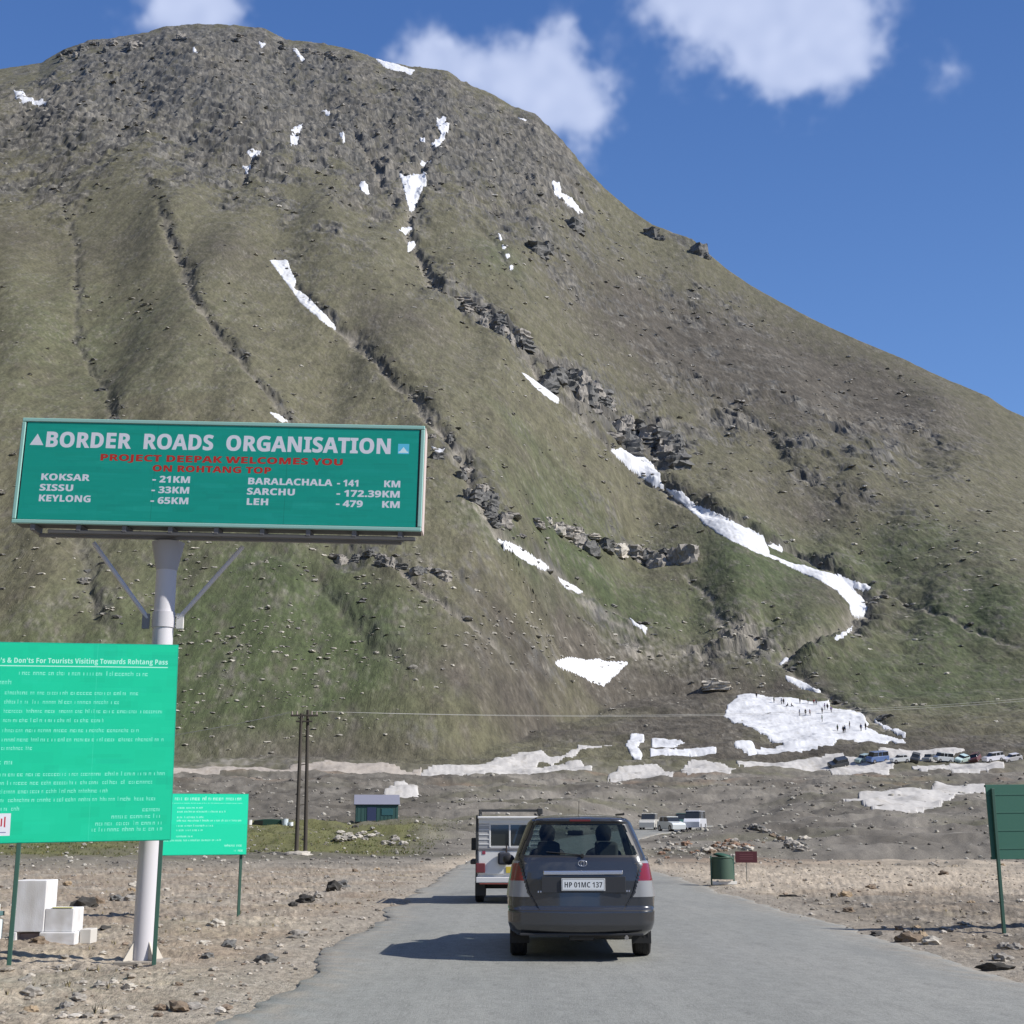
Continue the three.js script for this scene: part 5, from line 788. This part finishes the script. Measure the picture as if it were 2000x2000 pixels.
// ------------------------------------------------------------------ parked cars
function parkedCar(kind, colour, label, group) {
  const o = thing('parked_car', label, 'car', [0, 0, 0], 0, group);
  const P = { suv: [[-2.0, .3], [-2.05, .75], [-1.95, .95], [-1.0, 1.05], [1.95, 1.05], [2.05, .7], [2.0, .3]], van: [[-1.9, .3], [-1.95, .8], [-1.75, 1.0], [-1.5, 1.1], [1.9, 1.1], [1.95, .6], [1.9, .3]], hatch: [[-1.8, .28], [-1.85, .65], [-1.7, .8], [-.8, .95], [1.7, .98], [1.8, .6], [1.75, .28]] }[kind];
  const C_ = { suv: [[-1.05, 1.03], [-.45, 1.66], [1.75, 1.70], [1.95, 1.03]], van: [[-1.55, 1.08], [-1.1, 1.85], [1.8, 1.88], [1.9, 1.08]], hatch: [[-.85, .93], [-.25, 1.42], [1.1, 1.44], [1.65, .95]] }[kind], W = kind === 'hatch' ? 1.5 : 1.68;
  const ex = (pts, w, b) => { const g = new THREE.ExtrudeGeometry(new THREE.Shape(pts.map((p) => new THREE.Vector2(...p))), { depth: w - 2 * b, bevelEnabled: true, bevelSize: b, bevelThickness: b, bevelSegments: 2 }); g.translate(0, 0, -(w - 2 * b) / 2); return g; };
  const paint = new THREE.MeshPhysicalMaterial({ color: new THREE.Color().setRGB(...colour), roughness: .35, clearcoat: .7 }), glass = M(.03, .035, .04, .1);
  part('body', ex(P, W, .05), paint, o); const cab = part('cabin', ex(C_, W * .86, .03), glass, o);
  const top = C_[1][1], rw = C_[2][0] - C_[1][0]; part('roof', box(rw + .2, .08, W * .86, (C_[1][0] + C_[2][0]) / 2, top + .03, 0, .03), paint, cab);
  for (const s of [-1, 1]) { for (const x of [C_[1][0] + .75, C_[1][0] + 1.6]) part('pillar', box(.08, top - P[3][1], .02, x, (top + P[3][1]) / 2, s * W * .432, .004), paint, cab); part('headlamp', box(.05, .14, .3, P[1][0] + .02, P[1][1] - .02, s * W * .34, .02), clearLens, o); part('tail_lamp', box(.05, .2, .16, P[P.length - 2][0] + .03, P[P.length - 2][1] + .1, s * W * .42, .02), redLens, o); }
  for (const x of [-1.25, 1.2]) for (const s of [-1, 1]) { const g = new THREE.CylinderGeometry(.33, .33, .2, 18); g.rotateX(Math.PI / 2); g.translate(x, .33, s * (W / 2 - .09)); const t = part('wheel', g, tyreMat, o); const r = new THREE.CylinderGeometry(.19, .19, .215, 12); r.rotateX(Math.PI / 2); r.translate(x, .33, s * (W / 2 - .09)); part('rim', r, rimMat, t); }
  return o;
}
function settle(o, px, py, turn, from) { const h = hit(px, py, H, 0, from ?? 80); o.position.set(h.x, H(h.x, h.z) + .02, h.z); o.rotation.y = turn; o.updateMatrixWorld(); const n = new THREE.Vector3(H(h.x - 1, h.z) - H(h.x + 1, h.z), 2, H(h.x, h.z - 1) - H(h.x, h.z + 1)).normalize(); o.quaternion.premultiply(new THREE.Quaternion().setFromUnitVectors(new THREE.Vector3(0, 1, 0), n)); return h; }
const nearG = 'cars parked where the road bends', farG = 'row of cars parked below the snowfield';
{
  const put = (kind, c, label, X, Z_, turn) => { const o = parkedCar(kind, c, label, nearG); o.position.set(X, H(X, Z_) + .04, Z_); o.rotation.y = turn; };
  const at = (px, r) => { const { a } = polar(px, 1620); return [Math.sin(a) * r, -Math.cos(a) * r]; };
  put('suv', [.72, .70, .64], 'cream white car parked at the near end of the group at the road bend', ...at(1268, 148), 1.35);
  put('hatch', [.70, .74, .74], 'small white car parked between the cream car and the teal one', ...at(1311, 140), 1.9);
  put('suv', [.06, .15, .14], 'dark teal car parked beside the tall white van', ...at(1334, 150), 1.5);
  put('van', [.70, .72, .78], 'tall white van parked at the end of the group at the road bend', ...at(1358, 142), 1.25);
}
{
  const rows = [['suv', [.04, .045, .05], 1637, 1497, .3, 'dark car standing in the snow just off the end of the parked row'], ['hatch', [.35, .45, .42], 1687, 1488, .5, 'pale green car next to the blue truck in the parked row'], ['hatch', [.7, .72, .72], 1758, 1489, .2, 'small white car in the parked row after the blue van'], ['suv', [.05, .05, .05], 1786, 1488, 1.2, 'black car in the parked row beside a small white one'], ['suv', [.35, .36, .36], 1815, 1489, .9, 'grey car in the middle of the parked row'], ['van', [.62, .66, .68], 1842, 1488, .3, 'silver van in the parked row'], ['hatch', [.55, .70, .68], 1879, 1488, .7, 'pale teal car in the parked row'], ['suv', [.16, .06, .06], 1907, 1488, 1.0, 'maroon car in the parked row'], ['suv', [.75, .75, .80], 1941, 1487, .25, 'bright white car next to the maroon one in the parked row'], ['hatch', [.72, .70, .70], 1978, 1487, .2, 'white car at the far end of the parked row']];
  for (const [k, c, x, y, t, l] of rows) settle(parkedCar(k, c, l, farG), x, y, t, 200);
  const t = parkedCar('van', [.12, .19, .38], 'tall blue van in the parked row', farG); t.scale.setScalar(1.15); settle(t, 1714, 1489, .4, 200);
}
console.log('vehicles done');
// ------------------------------------------------------------------ people
function figure(bones, res, size, centre, colours) {
  const mc = new MarchingCubes(res, new THREE.MeshBasicMaterial(), false, false, 60000), n = mc.size, f = mc.field, p = new THREE.Vector3();
  const B = bones.map(([a, b, r0, r1, k, c]) => ({ a: new THREE.Vector3(...a), d: new THREE.Vector3(...b).sub(new THREE.Vector3(...a)), r0, r1, k, c }));
  const dist = (q, b) => { const t = clamp(p.copy(q).sub(b.a).dot(b.d) / Math.max(1e-9, b.d.lengthSq())); return p.copy(q).sub(b.a).addScaledVector(b.d, -t).length() - lerp(b.r0, b.r1, t); };
  const q = new THREE.Vector3(), h = n / 2;
  for (let z = 0; z < n; z++) for (let y = 0; y < n; y++) for (let x = 0; x < n; x++) { q.set((x - h) / h * size, (y - h) / h * size, (z - h) / h * size).add(centre); let s = 0; for (const b of B) s += Math.exp(-dist(q, b) * 38); f[x + y * n + z * n * n] = Math.log(s + 1e-12) / 38; }
  mc.isolation = 0; mc.update();
  const c = mc.count, pos = mc.positionArray.slice(0, c * 3), nor = mc.normalArray.slice(0, c * 3), col = new Float32Array(c * 3);
  for (let i = 0; i < c; i++) { q.set(pos[i * 3], pos[i * 3 + 1], pos[i * 3 + 2]).multiplyScalar(size).add(centre); pos[i * 3] = q.x; pos[i * 3 + 1] = q.y; pos[i * 3 + 2] = q.z; let best = 9, k = 0; for (const b of B) { const d = dist(q, b); if (d < best) { best = d; k = b.c; } } const cc = colours[k]; col.set(cc, i * 3); }
  const g = new THREE.BufferGeometry(); g.setAttribute('position', new THREE.BufferAttribute(pos, 3)); g.setAttribute('normal', new THREE.BufferAttribute(nor, 3)); g.setAttribute('color', new THREE.BufferAttribute(col, 3)); return g;
}
// colours: 0 skin, 1 top, 2 legs, 3 hair, 4 shoes
const hand = (x, y, z, s) => [[[x, y, z], [x, y - .09, z + .01], .038, .034, 0, 0], [[x, y - .08, z + .02], [x, y - .16, z + .03], .014, .010, 0, 0], [[x, y - .08, z], [x, y - .17, z + .012], .014, .010, 0, 0], [[x, y - .08, z - .02], [x, y - .155, z - .01], .013, .010, 0, 0], [[x, y - .07, z - .035], [x, y - .13, z - .03], .012, .009, 0, 0], [[x - s * .02, y - .03, z + .03], [x - s * .03, y - .09, z + .06], .014, .011, 0, 0]];
const standing = (stride, arm, lean) => [[[0, .98, 0], [0, 1.22, lean * .5], .14, .15, 0, 1], [[-.1, 1.38, lean], [.1, 1.38, lean], .11, .11, 0, 1], [[0, 1.2, lean * .5], [0, 1.4, lean], .15, .13, 0, 1], [[0, 1.45, lean], [0, 1.54, lean * 1.1], .05, .05, 0, 0], [[0, 1.6, lean * 1.2 + .015], [0, 1.68, lean * 1.2], .082, .098, 0, 0], [[0, 1.66, lean * 1.2 - .03], [0, 1.71, lean * 1.2 - .02], .095, .095, 0, 3], [[0, 1.60, lean * 1.2 + .10], [0, 1.63, lean * 1.2 + .10], .016, .012, 0, 0],
  [[-.19, 1.39, lean], [-.25, 1.12, lean - arm], .062, .05, 0, 1], [[-.25, 1.12, lean - arm], [-.25, .88, lean - arm * .3 + .06], .048, .036, 0, 1], ...hand(-.25, .86, lean - arm * .3 + .06, -1), [[.19, 1.39, lean], [.25, 1.12, lean + arm], .062, .05, 0, 1], [[.25, 1.12, lean + arm], [.25, .9, lean + arm * 1.6 + .05], .048, .036, 0, 1], ...hand(.25, .88, lean + arm * 1.6 + .05, 1),
  [[-.09, .95, 0], [-.10, .52, stride * .55], .098, .07, 0, 2], [[-.10, .52, stride * .55], [-.10, .09, stride * .7 - .04], .065, .042, 0, 2], [[-.10, .05, stride * .7 - .06], [-.10, .04, stride * .7 + .14], .045, .038, 0, 4], [[.09, .95, 0], [.10, .52, -stride * .35], .098, .07, 0, 2], [[.10, .52, -stride * .35], [.10, .09, -stride * .8], .065, .042, 0, 2], [[.10, .05, -stride * .8 - .02], [.10, .04, -stride * .8 + .18], .045, .038, 0, 4]];
const sitting = [[[0, .1, 0], [0, .36, -.02], .15, .15, 0, 1], [[-.11, .5, -.02], [.11, .5, -.02], .11, .11, 0, 1], [[0, .34, -.02], [0, .5, -.02], .15, .13, 0, 1], [[0, .58, 0], [0, .67, .01], .05, .05, 0, 0], [[0, .73, .02], [0, .81, .005], .082, .098, 0, 0], [[0, .79, -.03], [0, .84, -.02], .096, .096, 0, 3], [[0, .73, .105], [0, .76, .105], .016, .012, 0, 0], [[-.19, .51, 0], [-.25, .24, .08], .062, .05, 0, 1], [[-.25, .24, .08], [-.18, .2, .32], .048, .036, 0, 1], [[.19, .51, 0], [.25, .24, .08], .062, .05, 0, 1], [[.25, .24, .08], [.18, .2, .32], .048, .036, 0, 1], [[-.18, .2, .34], [-.16, .2, .42], .036, .03, 0, 0], [[.18, .2, .34], [.16, .2, .42], .036, .03, 0, 0], [[-.1, .06, 0], [-.14, .1, .44], .095, .07, 0, 2], [[.1, .06, 0], [.14, .1, .44], .095, .07, 0, 2], [[-.14, .1, .44], [-.14, -.28, .52], .062, .042, 0, 2], [[.14, .1, .44], [.14, -.28, .52], .062, .042, 0, 2], [[-.14, -.33, .5], [-.14, -.34, .68], .045, .036, 0, 4], [[.14, -.33, .5], [.14, -.34, .68], .045, .036, 0, 4]];
const clothMat = new THREE.MeshStandardMaterial({ vertexColors: true, roughness: .9 });
const skin = [.36, .22, .15], hair = [.015, .012, .01], shoe = [.03, .03, .03];
{
  const wear = [['dark blue jacket and black trousers', [.03, .05, .12], [.02, .02, .025]], ['black coat', [.02, .02, .022], [.03, .03, .035]], ['dark red jacket', [.20, .03, .035], [.03, .03, .04]], ['purple jacket', [.16, .10, .24], [.05, .05, .08]], ['dark green jacket', [.04, .08, .05], [.03, .03, .03]]];
  const poses = [standing(.16, .08, .02), standing(.02, .02, 0), standing(.3, .16, .06)], geos = wear.map(([, t, l], i) => figure(poses[i % 3], 46, 1.02, new THREE.Vector3(0, .87, 0), [skin, t, l, hair, shoe])), seated = figure(sitting, 40, .75, new THREE.Vector3(0, .3, .2), [skin, [.03, .03, .035], [.02, .02, .02], hair, shoe]);
  const z = (x, y) => [1400 + x * .20704, 1340 + y * .20704], doing = ['walking on the big snowfield', 'standing on the big snowfield', 'striding across the big snowfield', 'walking near the top edge of the snowfield', 'standing near the edge of the big snowfield'];
  const spots = [[375, 112, 1], [540, 160, 4], [612, 172, 0], [630, 172, 1], [785, 168, 1], [862, 165, 4], [918, 180, 2], [938, 182, 0], [1020, 222, 3], [1045, 224, 1], [995, 262, 1], [783, 280, 0], [838, 276, 1], [878, 280, 2], [995, 338, 4], [1195, 445, 1], [1210, 440, 0], [1255, 402, 1], [1362, 425, 0], [1405, 415, 1], [1095, 182, 1], [1080, 250, 3], [1140, 430, 4]];
  spots.forEach(([x, y, k], i) => { const p = z(x, y), h = hit(p[0], p[1], H, .25, 250), m = single('person', geos[k], clothMat, `person in a ${wear[k][0]} ${doing[k]}`, 'person', 'people on the snowfield'); m.position.set(h.x, H(h.x, h.z) + .34, h.z); m.rotation.y = i * 2.1; });
  for (const [x, y] of [[670, 190], [705, 192]]) { const p = z(x, y), h = hit(p[0], p[1], H, .25, 250), m = single('person', seated, clothMat, 'person in dark clothes sitting on the snow', 'person', 'people on the snowfield'); m.position.set(h.x, H(h.x, h.z) + .42, h.z); m.rotation.y = x; m.rotation.x = -.0; }
  const inCar = (x, z_, top, label) => { const m = single('person', figure(sitting, 56, .75, new THREE.Vector3(0, .3, .2), [skin, top, [.05, .05, .06], hair, shoe]), clothMat, label, 'person'); const v = new THREE.Vector3(x, .68, z_).applyAxisAngle(new THREE.Vector3(0, 1, 0), carrier.rotation.y).add(carrier.position); m.position.copy(v); m.rotation.y = Math.PI + carrier.rotation.y; };
  inCar(.40, -2.78, [.10, .11, .13], 'driver in a dark top seated in the people carrier'); inCar(-.40, -2.78, [.12, .10, .10], 'front passenger seated in the people carrier');
}
console.log('people done');
renderer.render(scene, camera);
